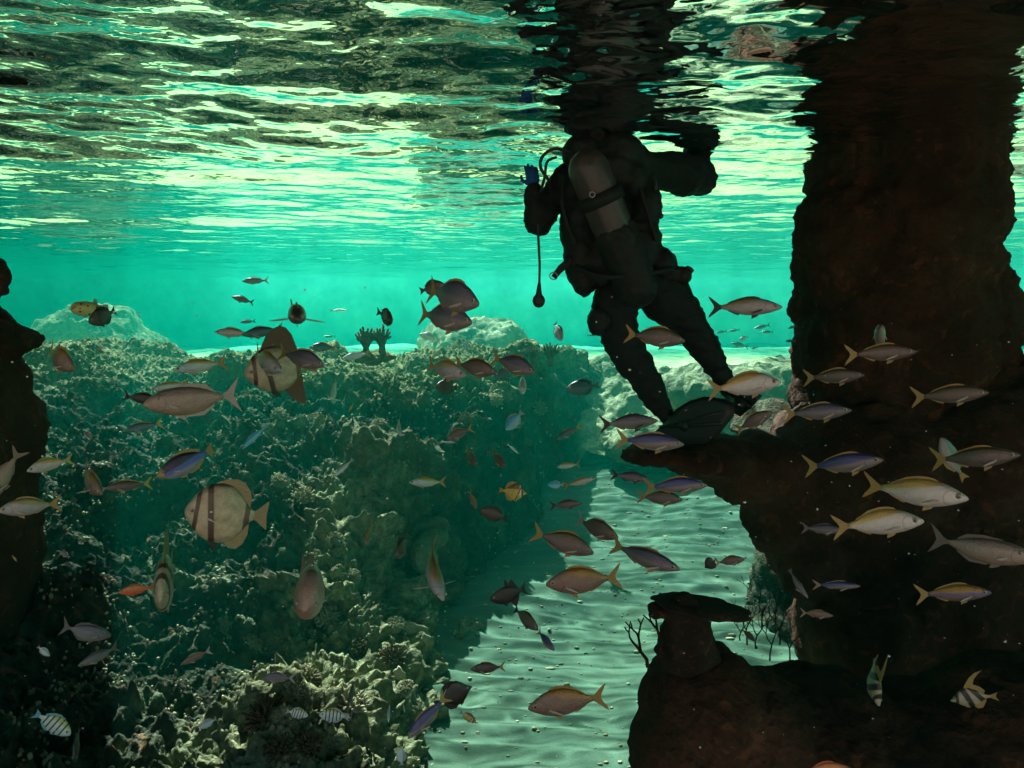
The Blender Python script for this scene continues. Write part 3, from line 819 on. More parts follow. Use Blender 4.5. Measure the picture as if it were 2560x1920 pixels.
THIN = dict(SLIM, up=[(s, h * .72) for s, h in SLIM['up']], lo=[(s, h * .72) for s, h in SLIM['lo']], dor=[(x, z * .74) for x, z in SLIM['dor']], ana=[(x, z * .74) for x, z in SLIM['ana']],
            tail=[(x, z * .75) for x, z in SLIM['tail']], eye=(.41, .015, .018))
WRAS = dict(THIN, tail=[(-.30, .02), (-.40, .05), (-.49, .075), (-.46, 0), (-.49, -.075), (-.40, -.05), (-.30, -.02)])
BAT = dict(end=.84, up=[(0, 0), (.02, .07), (.06, .17), (.14, .29), (.28, .40), (.42, .425), (.56, .38), (.68, .25), (.76, .10), (.84, .055)],
           lo=[(0, 0), (.02, .06), (.08, .16), (.18, .30), (.32, .385), (.46, .40), (.60, .36), (.70, .24), (.77, .10), (.84, .055)],
           w=[(0, 0), (.03, .045), (.12, .09), (.3, .125), (.5, .10), (.7, .05), (.84, .014)],
           tail=[(-.31, .05), (-.37, .08), (-.44, .15), (-.50, .20), (-.495, .1), (-.485, 0), (-.495, -.1), (-.50, -.20), (-.44, -.15), (-.37, -.08), (-.31, -.05)],
           dor=[(.22, .36), (.14, .43), (.04, .475), (-.08, .485), (-.18, .44), (-.25, .34), (-.285, .22), (-.27, .10), (-.20, .20), (-.10, .32), (.05, .38)],
           ana=[(.0, -.38), (-.06, -.46), (-.15, -.47), (-.23, -.40), (-.28, -.26), (-.28, -.12), (-.2, -.2), (-.1, -.33)], pec=.13, eye=(.405, .045, .026), pel='long')
BATT = dict(BAT, dor=[(.24, .33), (.19, .47), (.11, .62), (.0, .72), (-.10, .75), (-.18, .70), (-.24, .56), (-.27, .36), (-.28, .2), (-.26, .10), (-.18, .22), (-.05, .35)],
            ana=[(.0, -.38), (-.08, -.55), (-.18, -.68), (-.26, -.70), (-.27, -.45), (-.28, -.15), (-.18, -.22), (-.1, -.33)])
UNI = dict(SLIM, up=[(0, 0), (.02, .03), (.08, .08), (.2, .135), (.35, .155), (.5, .145), (.65, .10), (.77, .04), (.82, .018)], lo=[(0, 0), (.02, .03), (.08, .075), (.2, .13), (.35, .165), (.5, .165), (.65, .115), (.77, .04), (.82, .018)],
           tail=[(-.30, .018), (-.36, .05), (-.42, .12), (-.50, .20), (-.45, .08), (-.425, 0), (-.45, -.08), (-.50, -.20), (-.42, -.12), (-.36, -.05), (-.30, -.018)],
           dor=[(.24, .13), (.16, .165), (.0, .180), (-.15, .150), (-.23, .075), (-.22, .05), (-.08, .125), (.1, .15)], ana=[(.12, -.15), (.05, -.185), (-.10, -.185), (-.22, -.09), (-.22, -.05), (-.1, -.14)], eye=(.34, .055, .018), pec=.10)
OVAL = dict(SLIM, end=.85, up=[(0, 0), (.02, .05), (.08, .115), (.2, .19), (.35, .235), (.5, .225), (.65, .16), (.77, .06), (.85, .035)], lo=[(0, 0), (.02, .045), (.08, .10), (.2, .18), (.35, .225), (.5, .215), (.65, .15), (.77, .06), (.85, .035)],
            w=[(0, 0), (.03, .03), (.12, .06), (.3, .085), (.5, .07), (.7, .035), (.85, .012)],
            tail=[(-.33, .035), (-.40, .08), (-.50, .14), (-.465, .05), (-.455, 0), (-.465, -.05), (-.50, -.14), (-.40, -.08), (-.33, -.035)],
            dor=[(.22, .20), (.15, .255), (0, .28), (-.14, .235), (-.27, .13), (-.26, .06), (-.12, .17), (.05, .22)], ana=[(.05, -.21), (0, -.25), (-.12, -.235), (-.26, -.12), (-.26, -.06), (-.12, -.16)], eye=(.385, .05, .026), pec=.12)
TRIG = dict(OVAL, dor=[(.06, .22), (.03, .40), (-.01, .40), (-.05, .24), (-.10, .34), (-.16, .36), (-.24, .16), (-.26, .06), (-.12, .17)], ana=[(.0, -.22), (-.08, -.34), (-.15, -.33), (-.25, -.13), (-.26, -.06), (-.12, -.16)],
            tail=[(-.33, .035), (-.38, .10), (-.50, .20), (-.44, .08), (-.43, 0), (-.44, -.08), (-.50, -.20), (-.38, -.10), (-.33, -.035)])
BANN = dict(OVAL, up=[(0, 0), (.03, .03), (.1, .08), (.2, .22), (.32, .33), (.45, .33), (.6, .22), (.74, .08), (.85, .04)], lo=[(0, 0), (.03, .03), (.1, .07), (.22, .2), (.36, .30), (.5, .29), (.64, .18), (.76, .07), (.85, .04)],
            dor=[(.16, .32), (.10, .46), (-.02, .66), (-.16, .80), (-.30, .86), (-.20, .74), (-.10, .58), (-.06, .42), (-.18, .34), (-.27, .2), (-.24, .08), (-.1, .22), (.05, .3)],
            ana=[(.02, -.28), (-.06, -.38), (-.16, -.36), (-.26, -.14), (-.25, -.06), (-.12, -.18)])
RACC = dict(BANN, dor=[(.18, .28), (.08, .37), (-.08, .38), (-.22, .30), (-.29, .16), (-.27, .07), (-.12, .22), (.05, .3)], ana=[(.05, -.28), (-.04, -.34), (-.18, -.31), (-.28, -.14), (-.27, -.06), (-.12, -.2)],
            tail=[(-.33, .04), (-.42, .08), (-.49, .10), (-.50, 0), (-.49, -.10), (-.42, -.08), (-.33, -.04)])
PUFF = dict(OVAL, up=[(0, 0), (.02, .09), (.08, .16), (.2, .21), (.4, .22), (.6, .18), (.75, .10), (.85, .05)], lo=[(0, 0), (.02, .08), (.08, .15), (.2, .21), (.4, .25), (.6, .21), (.75, .11), (.85, .05)],
            w=[(0, 0), (.02, .07), (.1, .14), (.3, .19), (.5, .18), (.7, .10), (.85, .02)], dor=[(-.12, .17), (-.16, .27), (-.22, .26), (-.24, .12), (-.2, .09)], ana=[(-.14, -.18), (-.18, -.27), (-.24, -.25), (-.25, -.12), (-.2, -.1)],
            tail=[(-.33, .04), (-.42, .07), (-.50, .08), (-.50, -.08), (-.42, -.07), (-.33, -.04)])
SHAPES = dict(slim=SLIM, deep=DEEP, thin=THIN, wras=WRAS, bat=BAT, batt=BATT, uni=UNI, oval=OVAL, trig=TRIG, bann=BANN, racc=RACC, puff=PUFF)

def bendy(co, k):
    co = np.array([tuple(c) for c in co], float)
    t = np.clip(.25 - co[:, 0], 0, 1)
    co[:, 1] += k * t ** 2 * 1.2
    return co
def body_mesh(sh, k):
    st = np.concatenate([[.004, .015, .035], np.linspace(.065, sh['end'], 19)])
    def pr(key):
        a = np.array(sh[key]); xs = np.linspace(0, sh['end'], 120); v = np.interp(xs, a[:, 0], a[:, 1])
        ker = np.ones(9) / 9; pv_ = np.pad(v, 4, mode='edge'); v2 = np.convolve(pv_, ker, 'valid')
        t = np.clip(xs / .05, 0, 1); v = v * (1 - t) + v2 * t
        r = np.interp(st, xs, v)
        r[:3] = np.maximum(r[:3], r[3] * np.sqrt(st[:3] / st[3]) * .95)
        return r
    up, lo, w = pr('up'), pr('lo'), pr('w')
    seg = 16; co, fs = [], []
    for i, s_ in enumerate(st):
        for j in range(seg):
            a = 2 * math.pi * j / seg
            c, s2 = math.cos(a), math.sin(a)
            co.append((.5 - s_, w[i] * np.sign(c) * abs(c) ** .9, (up[i] if s2 > 0 else lo[i]) * np.sign(s2) * abs(s2) ** 1.05))
    n = len(st)
    for i in range(n - 1):
        for j in range(seg):
            j2 = (j + 1) % seg; fs.append((i * seg + j, (i + 1) * seg + j, (i + 1) * seg + j2, i * seg + j2))
    co.append((.5, 0, 0)); co.append((.5 - st[-1] - .005, 0, 0))
    for j in range(seg):
        j2 = (j + 1) % seg; fs.append((j, j2, n * seg)); fs.append(((n - 1) * seg + j2, (n - 1) * seg + j, n * seg + 1))
    return bendy(co, k), fs
def fin_mesh(outl, k, th=.006, f=None):
    n = len(outl)
    co = [(x, th / 2, z) for x, z in outl] + [(x, -th / 2, z) for x, z in outl]
    fs = [tuple(range(n)), tuple(range(2 * n - 1, n - 1, -1))] + [(a, n + a, n + (a + 1) % n, (a + 1) % n) for a in range(n)]
    if f: co = [f(c) for c in co]
    return bendy(co, k), fs
_fm = {}
def fish_meshes(shape, bend, skin, fin, dfin, spread):
    key = (shape, bend, skin, fin, dfin, spread)
    if key in _fm: return _fm[key]
    sh = SHAPES[shape]; out = []
    def add(nm, cf, mats, sm=True):
        me = mesh_from(nm, cf[0], cf[1], sm)
        for m in mats: me.materials.append(m)
        out.append((nm, me)); return me
    add('body', body_mesh(sh, bend), [FM[skin]])
    add('tail_fin', fin_mesh(sh['tail'], bend, .007), [FINM[fin]], False)
    add('dorsal_fin', fin_mesh(sh['dor'], bend, .007), [FINM[dfin]], False)
    add('anal_fin', fin_mesh(sh['ana'], bend, .007), [FINM[dfin]], False)
    L = sh['pec']; wy = np.interp(.26, *np.array(sh['w']).T)
    for sg in (1, -1):
        o = [(0, .012), (-L * .5, .014), (-L, .002), (-L * .8, -.012), (-L * .3, -.016), (0, -.010)]
        a = spread
        def tf(c, sg=sg, a=a):
            x, y, z = c
            return (.24 + x * math.cos(a), sg * (wy * .93 + (-x) * math.sin(a)) + y, -.035 + z + x * .35)
        add('pectoral_fin', fin_mesh(o, 0, .004, tf), [FINM['pale' if fin in ('yellow', 'dyellow', 'grey', 'pale', 'lime', 'cyan', 'bat', 'pink') else fin]], False)
    if sh['pel']:
        zl = -np.interp(.34, *np.array(sh['lo']).T); lg = 2.2 if sh['pel'] == 'long' else 1
        add('pelvic_fin', fin_mesh([(.20, zl + .02), (.17, zl - .02 * lg), (.12 - .03 * lg, zl - .055 * lg), (.10, zl + .005), (.15, zl + .02)], 0, .006), [FINM['black' if lg > 1 else dfin]], False)
    ex, ez, er = sh['eye']; er *= 1.3
    wx = np.interp(.5 - ex, *np.array(sh['w']).T) ; hx = np.interp(.5 - ex, *np.array(sh['up']).T)
    v, f = ico(2)
    for sg in (1, -1):
        yy = wx * math.sqrt(max(0, 1 - (ez / hx) ** 2)) * 1.0
        co = v * np.array([er, er * .55, er]) + np.array([ex, sg * (yy - er * .12), ez])
        me = mesh_from('eye', co, f)
        me.materials.append(M_EYE_I); me.materials.append(M_EYE_P)
        cen = v[f].mean(axis=1)
        mi = ((cen[:, 0] ** 2 + cen[:, 2] ** 2) < .36).astype(np.int32)
        me.polygons.foreach_set("material_index", mi)
        out.append(('eye', me))
    _fm[key] = out
    return out

RIGHT, UPV, FWD = Vector((1, 0, 0)), Vector((0, math.sin(PITCH), math.cos(PITCH))), Vector((0, math.cos(PITCH), -math.sin(PITCH)))
def fish(name, cat, label, shape, skin, fin, nose, tail, d, yaw=0, bend=0, dfin=None, L=None, group=None, spread=.25, detail=True, deep=1.0, roll=0, wide=1.0, up=None):
    """nose and tail: photo pixels; d: metres away; yaw: degrees the nose points away from the camera (negative: towards it)"""
    c = P((nose[0] + tail[0]) / 2, (nose[1] + tail[1]) / 2, d)
    ray = c.normalized()
    v = P(nose[0], nose[1], d) - P(tail[0], tail[1], d)
    v = v - ray * v.dot(ray)
    y = math.radians(yaw)
    a = v.normalized() * math.cos(y) + ray * math.sin(y)
    length = L or v.length / max(.25, math.cos(y))
    ref = Vector(up) if up else Vector((0, 0, 1))
    u = (ref - a * ref.dot(a))
    u.normalize()
    s_ = u.cross(a).normalized()
    if roll: q = Matrix.Rotation(math.radians(roll), 3, a); u = q @ u; s_ = q @ s_
    M = Matrix((a, s_, u)).transposed().to_4x4()
    if detail and abs(bend) <= .11: bend = (-.22, -.08, .05, .15, .28)[int(nose[0] * 7 + nose[1]) % 5]
    root = empty(name, c, label, cat, group)
    root.matrix_world = Matrix.Translation(c) @ M @ Matrix.Diagonal((length, length * wide, length * deep, 1))
    for nm, me in fish_meshes(shape, bend, skin, fin, dfin or fin, spread):
        if not detail and nm in ('pectoral_fin', 'pelvic_fin', 'eye'): continue
        o = bpy.data.objects.new(nm, me); COL.objects.link(o); o.parent = root
    return root
from mathutils.bvhtree import BVHTree
_trees = []
for _o in list(COL.objects):
    if _o.type == 'MESH' and (_o.name.startswith(('reef', 'sand', 'lagoon', 'rock', 'boulder', 'foreground', 'edge'))):
        _trees.append(BVHTree.FromPolygons([v.co for v in _o.data.vertices], [p.vertices[:] for p in _o.data.polygons]))
def hit(px, py):
    """nearest rock or sand seen at a pixel: point, normal, distance along Y"""
    r = P(px, py, 1.0).normalized(); best = None
    for t in _trees:
        p, n, i, dd = t.ray_cast(Vector((0, 0, 0)), r)
        if p is not None and (best is None or dd < best[2]): best = (p, n, dd)
    return best

def clear(nose, tail, d):
    m = d
    for t in (0, .5, 1):
        h = hit(nose[0] + (tail[0] - nose[0]) * t, nose[1] + (tail[1] - nose[1]) * t)
        if h and h[0].y * .93 - .05 < m: m = max(.6, h[0].y * .93 - .12)
    return m

SCHOOL = 'silver fish with yellow forked tails'
# (kind, label, nose, tail, distance, yaw, bend, options)
Y = dict(cat='fish')
def ff(kind, label, nose, tail, d, yaw=0, bend=0, **k):
    K = {
        'yt': ('yellowtail_fish', 'slim', 'silver', 'yellow'), 'ytd': ('yellowtail_fish', 'deep', 'silver', 'yellow'), 'pale': ('yellowtail_fish', 'deep', 'pale', 'yellow'),
        'dusk': ('dusky_fish', 'deep', 'backlit', 'dyellow'), 'backlit': ('dusky_fish', 'slim', 'backlit', 'yellow'), 'blue': ('fusilier_fish', 'slim', 'blue', 'yellow'),
        'bluish': ('fusilier_fish', 'deep', 'bluish', 'yellow'), 'brown': ('yellowtail_fish', 'deep', 'brown', 'dyellow'), 'grey': ('grey_fish', 'slim', 'grey', 'dark'),
        'aqua': ('reef_fish', 'slim', 'aqua', 'lime'), 'cyan': ('wrasse', 'wras', 'cyan', 'cyan'), 'teal': ('small_fish', 'thin', 'teal', 'teal'), 'bat': ('batfish', 'bat', 'bat', 'bat'),
        'batt': ('batfish', 'batt', 'bat', 'bat'), 'spade': ('spadefish', 'bat', 'spade', 'pink'), 'uni': ('unicornfish', 'uni', 'uni', 'pale'), 'tang': ('blue_tang', 'oval', 'tang', 'yellow'),
        'racc': ('butterflyfish', 'racc', 'racc', 'yellow'), 'serg': ('striped_fish', 'oval', 'serg', 'cyan'), 'bann': ('bannerfish', 'bann', 'bann', 'yellow'), 'black': ('triggerfish', 'trig', 'black', 'black'),
        'disc': ('surgeonfish', 'oval', 'disc', 'dark'), 'anth': ('orange_fish', 'deep', 'anth', 'orange'), 'puff': ('pufferfish', 'puff', 'puff', 'pale'), 'white': ('pale_fish', 'oval', 'white', 'pale'),
        'wsl': ('pale_fish', 'wras', 'white', 'pale'), 'cyo': ('cyan_fish', 'oval', 'cyan', 'cyan'), 'pinky': ('pink_fish', 'deep', 'spade', 'pink')}[kind]
    nm, shp, sk, fn = K
    name = k.pop('name', nm); sk = k.pop('skin', sk); fn = k.pop('fin', fn); shp = k.pop('shape', shp)
    d2 = clear(nose, tail, d)
    if abs(yaw) >= 18 and 'deep' not in k: k['deep'] = 1.14
    if 'L' in k and k['L'] and d2 < d: k['L'] *= d2 / d
    k.setdefault('detail', math.hypot(nose[0] - tail[0], nose[1] - tail[1]) * (1 if not k.get('L') else 2) > 45)
    if kind in ('yt', 'ytd', 'pale'): k.setdefault('group', SCHOOL)
    return fish(name, k.pop('cat', 'fish'), label, shp, sk, fn, nose, tail, d2, yaw, bend, **k)

# --- upper left and middle, in open water
ff('puff', "yellow pufferfish with dark spots above the hazy mound at far left", (176, 772), (268, 768), 5.2, -10, 0, deep=1.0)
ff('disc', "round dark brown fish overlapping the spotted pufferfish", (222, 806), (296, 775), 4.6, -25, .1, fin='dark')
ff('yt', "small pale silver fish highest of the open water group left of centre", (605, 703), (673, 701), 6.5, 0, 0, skin='grey', fin='pale')
ff('grey', "small dark backed fish just below the highest silver fish, left of centre", (579, 742), (638, 757), 6.0, -15, .1)
ff('dusk', "dark fish seen head on with both pectoral fins spread, in open water", (743, 800), (743, 770), 4.0, -80, 0, L=.32, spread=1.25, wide=1.9, deep=.95, fin='pale', up=(0, .1, 1))
ff('grey', "tiny grey fish left of the head-on dark fish", (600, 806), (640, 802), 7.5, 0, 0)
ff('yt', "bright silver fish nosing out left from behind the green backed one", (537, 830), (632, 834), 5.2, 0, 0, skin='pale', fin='pale')
ff('aqua', "green backed fish with orange tail above the tall batfish's fin", (604, 838), (710, 822), 4.6, 0, 0, skin='teal', fin='yellow', shape='slim')
ff('teal', "tiny teal fish over the green sand right of the tall batfish's fin", (808, 841), (840, 842), 9.0, 0, 0)
ff('aqua', "small teal fish with yellow tail at the reef edge right of the tall batfish", (774, 869), (844, 868), 6.0, -10, 0, skin='teal', fin='yellow', shape='deep')
ff('disc', "dark oval fish alone in open water left of the pair of large yellowtails", (984, 812), (950, 772), 4.6, -60, .1, L=.17, wide=1.3, fin='dark')
ff('dusk', "small dark fish half hidden behind the raised yellow tail of the larger one", (1112, 712), (1050, 728), 4.2, -20, .1, shape='oval', fin='dark')
ff('bluish', "upper of the two large overlapping yellowtails in open water left of the diver", (1197, 762), (1050, 722), 3.1, -28, .35, spread=.5, deep=1.4)
ff('bluish', "lower of the two large overlapping yellowtails in open water left of the diver", (1180, 808), (1032, 782), 3.3, -22, .35, spread=.4, deep=1.3)
ff('white', "pale greenish fish in front of the large green mound", (1047, 836), (1103, 852), 8.5, 0, 0, shape='deep')
ff('serg', "small striped fish on the reef top below the large green mound", (1181, 866), (1149, 862), 8.0, 0, 0)
ff('aqua', "pale fish with yellow forked tail below the pair of finger corals", (856, 896), (926, 882), 6.4, 0, .1, skin='white', fin='yellow')
ff('white', "pale fish diving nose down left of the diver's leg pouch", (1405, 852), (1383, 806), 5.6, -20, .2, fin='cyan')
ff('teal', "tiny teal fish close left of the diver's left thigh", (1493, 838), (1467, 838), 8.0)
ff('wsl', "faint tiny pale fish in open water left of the dark oval fish", (868, 776), (824, 776), 12.0)
# --- tall batfish and the fish before it
ff('batt', "large batfish with tall dark edged fin behind two grey fish at the reef top", (612, 938), (790, 905), 3.9, -8, 0, deep=.80, detail=True, dfin='batd')
ff('ytd', "pinkish grey fish facing the camera in front of the tall batfish", (702, 928), (618, 880), 3.2, -50, .2, L=.235, skin='silver', spread=.6, deep=1.1, wide=1.3)
ff('bluish', "bluish dark fish with yellow tail in front of the tall batfish", (811, 915), (694, 880), 3.3, -20, .1)
# --- row at the reef top, middle
ff('brown', "brown yellowtail swimming right at the reef top, tail nearly upright, foremost of a pair", (1164, 940), (1056, 910), 3.0, -28, .3, skin='silver', fin='yellow', spread=.5)
ff('dusk', "dark fish whose rear is hidden by the brown yellowtail at the reef top", (1240, 932), (1130, 908), 3.3, -20, .15)
ff('bluish', "dark blue grey fish heading down right above the face-on blue fish", (1337, 932), (1224, 892), 3.2, -20, .15)
ff('cyo', "dull teal fish partly behind the dark blue grey one at reef top", (1278, 920), (1236, 948), 5.6, 10, 0, skin='teal', fin='teal')
ff('disc', "round dark fish with thread thin pale tail on the reef below the brown yellowtail", (1090, 966), (1146, 968), 5.4, -35, 0)
ff('cyo', "pale blue fish seen face on over the middle of the reef", (1306, 975), (1306, 950), 5.0, -72, 0, L=.20, skin='white', fin='cyan', spread=1.0, wide=1.5)
ff('cyo', "blunt blue green fish heading left near the reef's right shoulder", (1415, 975), (1502, 962), 5.6, -15, 0, skin='teal', fin='teal', deep=.95)
ff('cyo', "blue green fish with white tail nosing down at the middle of the reef", (1264, 1075), (1308, 1028), 4.8, 15, .1, skin='cyan', fin='pale')
ff('aqua', "green fish with yellow tail swimming down left over the shaded gully", (1392, 1100), (1452, 1062), 4.6, 0, .1, skin='teal')
ff('wsl', "pale wrasse sloping down right on the reef beside the gully", (1296, 1134), (1268, 1110), 5.0)
# --- left side
ff('pinky', "large round pinkish fish beside the dark rock at the left edge", (186, 925), (98, 868), 3.0, -42, .3, skin='brown', fin='yellow', deep=1.35, spread=.9, wide=1.2)
ff('aqua', "silver green fish with yellow V tail over the reef crest", (434, 926), (568, 903), 3.7, 0, .05, skin='aqua', fin='yellow')
ff('aqua', "slender green fish showing only its back above the grey unicornfish", (376, 975), (476, 955), 3.9, 10, .1, skin='aqua', fin='lime', deep=.8)
ff('uni', "large grey unicornfish with pale crescent tail swimming left", (360, 1012), (604, 985), 2.7, 0, 0, spread=.3)
ff('black', "black fish behind the snout of the grey unicornfish", (400, 1006), (308, 988), 3.2, 0, 0, shape='deep')
ff('aqua', "green fish with lime tail below the unicornfish's snout", (310, 1078), (408, 1056), 3.7, 0, .1, skin='teal', fin='lime')
ff('anth', "tiny reddish fish over dark reef left of centre, nose up", (212, 1078), (230, 1098), 4.5, 0, 0, skin='brown', fin='orange')
ff('cyan', "bright cyan wrasse diving down left over the reef", (606, 1122), (668, 1060), 3.9, 0, .15)
ff('tang', "blue tang with broad yellow tail swimming down left", (394, 1192), (540, 1122), 2.9, 0, .1, deep=.80)
ff('aqua', "silver fish with lime forked tail near the left edge", (68, 1178), (180, 1145), 3.2, -12, .1, skin='pale', fin='lime', shape='deep')
ff('pinky', "pink fish cut by the left edge with its tail raised", (-35, 1262), (52, 1120), 2.5, 0, .1, deep=.9)
ff('pinky', "round pink fish facing down right at the left side, fins spread", (258, 1238), (186, 1166), 2.8, -50, .2, L=.20, spread=1.1, wide=1.3, skin='brown', fin='pink')
ff('backlit', "dull olive fish behind the round pink one at left", (262, 1222), (382, 1208), 3.3, 0, .1, fin='lime')
ff('ytd', "yellow backed silver fish entering at the left edge", (-6, 1278), (156, 1258), 2.3, 0, .05)
ff('wsl', "small white wrasse sloping down left in the middle of the reef", (834, 1192), (885, 1148), 4.3, 0, .1)
ff('cyo', "small pale cyan fish with a yellow tail straight up, right of the tall batfish", (829, 998), (844, 952), 4.6, -40, 0, skin='white', fin='lime')
ff('aqua', "tiny yellow fish, a sliver over the middle reef", (872, 1028), (884, 1008), 4.6, 0, 0, skin='racc', fin='yellow')
ff('aqua', "small cyan fish nose down with yellow tail at the middle reef", (1002, 1090), (988, 1042), 4.2, -45, .1, skin='white', fin='yellow')
ff('aqua', "tiny yellow fish on the reef crest at far left", (240, 878), (256, 868), 5.0, 0, 0, skin='racc', fin='yellow')
# --- big batfish and neighbours
ff('bat', "large tan batfish with two dark bars at lower left, seen side on", (463, 1280), (671, 1292), 2.35, 0, 0, deep=.94)
ff('batt', "narrow batfish seen nearly head on with high pointed fin", (402, 1498), (424, 1400), 2.7, -62, 0, L=.30, deep=.78, wide=.9, up=(.05, 0, 1))
ff('spade', "pink fish seen from the front with its pointed tail straight up", (770, 1500), (790, 1440), 2.6, -62, 0, L=.30, deep=.72, wide=1.35, up=(.10, .5, 1))
ff('anth', "bright orange red fish by the head-on narrow batfish", (297, 1482), (388, 1468), 3.2, 0, .1)
ff('aqua', "tiny yellow fish alone on the dark reef at the left edge", (42, 1404), (30, 1388), 3.6, 0, 0, skin='racc', fin='yellow')
ff('white', "small dim pale fish on the dark reef right of the tiny yellow one", (150, 1378), (174, 1394), 3.8, 0, 0, skin='grey', fin='pale')
ff('uni', "dim greenish humped fish on the dark reef at lower left", (278, 1590), (150, 1570), 3.5, 0, .2, skin='grey', fin='grey', deep=1.1)
ff('grey', "dim grey fish sloping down left at lower left", (195, 1665), (300, 1618), 3.3, 0, .1, skin='grey', fin='grey')
ff('brown', "small brownish fish with pale tail over the dark lower reef", (452, 1662), (528, 1622), 3.4, 0, .15, shape='slim', fin='pale')
ff('grey', "grey fish with a yellow patch before the tail at the edge of the sunlit ridge", (653, 1698), (738, 1690), 3.6, 0, .1, skin='grey', fin='pale', shape='deep')
ff('white', "small bluish white fish on the dark reef at far lower left", (124, 1640), (94, 1616), 3.5, 0, 0)
ff('serg', "bright cyan striped fish nosing down right in the lower left corner", (176, 1838), (92, 1776), 3.0, 0, 0, fin='cyan')
ff('black', "black fish nearly hidden in the dark beside the cyan striped fish", (186, 1905), (196, 1815), 2.8, -20, 0)
ff('white', "small white fish over the dark bottom left of the sunlit ridge", (496, 1820), (542, 1796), 3.5, 0, 0)
ff('serg', "left one of two white striped fish over the sunlit ridge", (770, 1790), (716, 1774), 3.6, 0, 0, fin='pale')
ff('serg', "right one of two white striped fish over the sunlit ridge", (798, 1787), (874, 1790), 3.6, 0, 0, fin='pale')
ff('black', "black fish with bright cyan head just right of the sunlit ridge", (884, 1706), (872, 1782), 3.6, 0, 0, shape='deep', skin='disc')
ff('white', "tiny white fish below the black one with cyan head", (854, 1784), (878, 1796), 3.6, 0, 0)
ff('wsl', "upright pale sliver fish left of the blue backed fish", (971, 1806), (972, 1752), 3.6)
ff('wsl', "small pale fish nose down right above the blue backed fish's head", (1012, 1782), (1008, 1756), 3.6, 0, 0, spread=1)
ff('aqua', "cream coloured fish tipped upward at the bottom edge of the sand", (1002, 1872), (1004, 1914), 3.2, -30, 0, skin='white', fin='pale', shape='oval')
ff('black', "black fish with white mark cut by the bottom edge", (1060, 1940), (1076, 1882), 2.9, -20, 0, shape='deep', fin='black')
# --- middle
ff('dusk', "dark yellow tailed fish over brown coral at the middle reef", (1118, 1100), (1178, 1068), 4.0, -20, .25, fin='yellow')
ff('dusk', "left of two dark fish with upright yellow tails beside the pale ridge", (1192, 1165), (1156, 1120), 3.9, -40, .2, fin='yellow')
ff('dusk', "right of two dark fish with upright yellow tails beside the pale ridge", (1264, 1168), (1221, 1130), 3.9, -40, .2, fin='yellow')
ff('aqua', "aqua fish with large yellow forked tail over the brown coral", (1022, 1206), (1116, 1207), 3.5, 0, .05, fin='yellow', skin='aqua')
ff('racc', "yellow butterflyfish with black eye mask at centre", (1317, 1234), (1248, 1226), 3.3, 0, 0, deep=1.0)
ff('aqua', "small yellowish fish with orange tail above the sand channel", (1392, 1168), (1450, 1160), 4.6, 0, 0, skin='aqua', fin='yellow')
ff('cyo', "small cyan fish left of the slender yellow one over the channel", (1370, 1212), (1410, 1212), 4.6, 0, 0, fin='pale')
ff('yt', "slender yellow and white fish rising right over the sand channel", (1490, 1194), (1408, 1218), 4.0, 0, .1, skin='pale', deep=.75)
ff('aqua', "olive fish nose down on the shaded cliff left of the butterflyfish", (1190, 1272), (1172, 1226), 4.0, 0, 0, skin='brown', fin='dyellow', shape='deep')
ff('disc', "dark fish with pale blue back below the butterflyfish", (1199, 1276), (1270, 1294), 3.8, 0, .1, fin='dark')
ff('backlit', "slender dark fish swimming right below the slender yellow one", (1455, 1258), (1374, 1266), 3.6, 0, 0, fin='dark')
ff('grey', "grey green fish with dark tail below the diver's left fin", (1645, 1052), (1498, 1062), 3.0, 0, .1)
ff('blue', "blue backed fish with yellow tail crossing below the diver's feet", (1710, 1112), (1538, 1098), 2.8, 0, .1)
ff('blue', "smaller dark blue fish below the tip of the rock shelf", (1626, 1200), (1526, 1186), 3.3, 0, .05, fin='dark', skin='bluish')
ff('blue', "long dark blue fish just under the rock shelf", (1768, 1214), (1608, 1214), 3.0, 0, .1, fin='dyellow', skin='blue')
ff('dusk', "dark fish with yellowish tail third below the rock shelf tip", (1706, 1250), (1592, 1242), 3.2, 0, .1)
ff('dusk', "dark yellowtail swimming right in front of the diver's knees", (1712, 854), (1560, 834), 3.1, 0, .1, fin='yellow')
ff('brown', "brown yellowtail heading down right over the upper sand channel", (1484, 1384), (1328, 1330), 2.7, 0, .1, fin='dyellow', skin='backlit', deep=1.05)
ff('dusk', "blackish fish heading down right just above the brown yellowtail", (1545, 1345), (1430, 1300), 2.9, -20, .3, fin='pale')
ff('yt', "pinkish yellowtail with curled tail heading down right toward the plate coral", (1699, 1424), (1514, 1366), 2.5, -10, .3, skin='bluish')
ff('brown', "brown fish with yellow back and tail swimming left over the middle sand", (1364, 1462), (1556, 1448), 2.3, 0, .05, deep=1.1)
ff('brown', "fish diving toward the camera with yellow tail up and white fins spread", (1108, 1500), (1046, 1350), 2.7, -28, .25, skin='silver', fin='dyellow', spread=1.25, shape='slim', wide=1.5, deep=.85)
ff('black', "black triggerfish with raised fin over the sand", (1225, 1500), (1320, 1474), 3.3, 0, 0)
ff('dusk', "small dark fish with tall upright tail below the black triggerfish", (1346, 1575), (1276, 1520), 3.3, -30, .2, fin='dark')
ff('blue', "small blue fish nose down with yellow tail over the sand", (1386, 1626), (1338, 1576), 3.2, -25, .2, deep=1.3)
ff('blue', "dark fish with yellow green back above the sand's lower left", (1176, 1674), (1264, 1668), 3.4, 0, 0, skin='disc', fin='yellow', shape='deep')
ff('blue', "bright blue backed fish with big yellow tail diving down left near the bottom", (1020, 1846), (1122, 1738), 2.3, 0, .1, deep=1.1)
ff('black', "round black fish behind the yellow tail near the bottom", (1180, 1716), (1086, 1760), 2.7, 0, 0, shape='racc', deep=1.0)
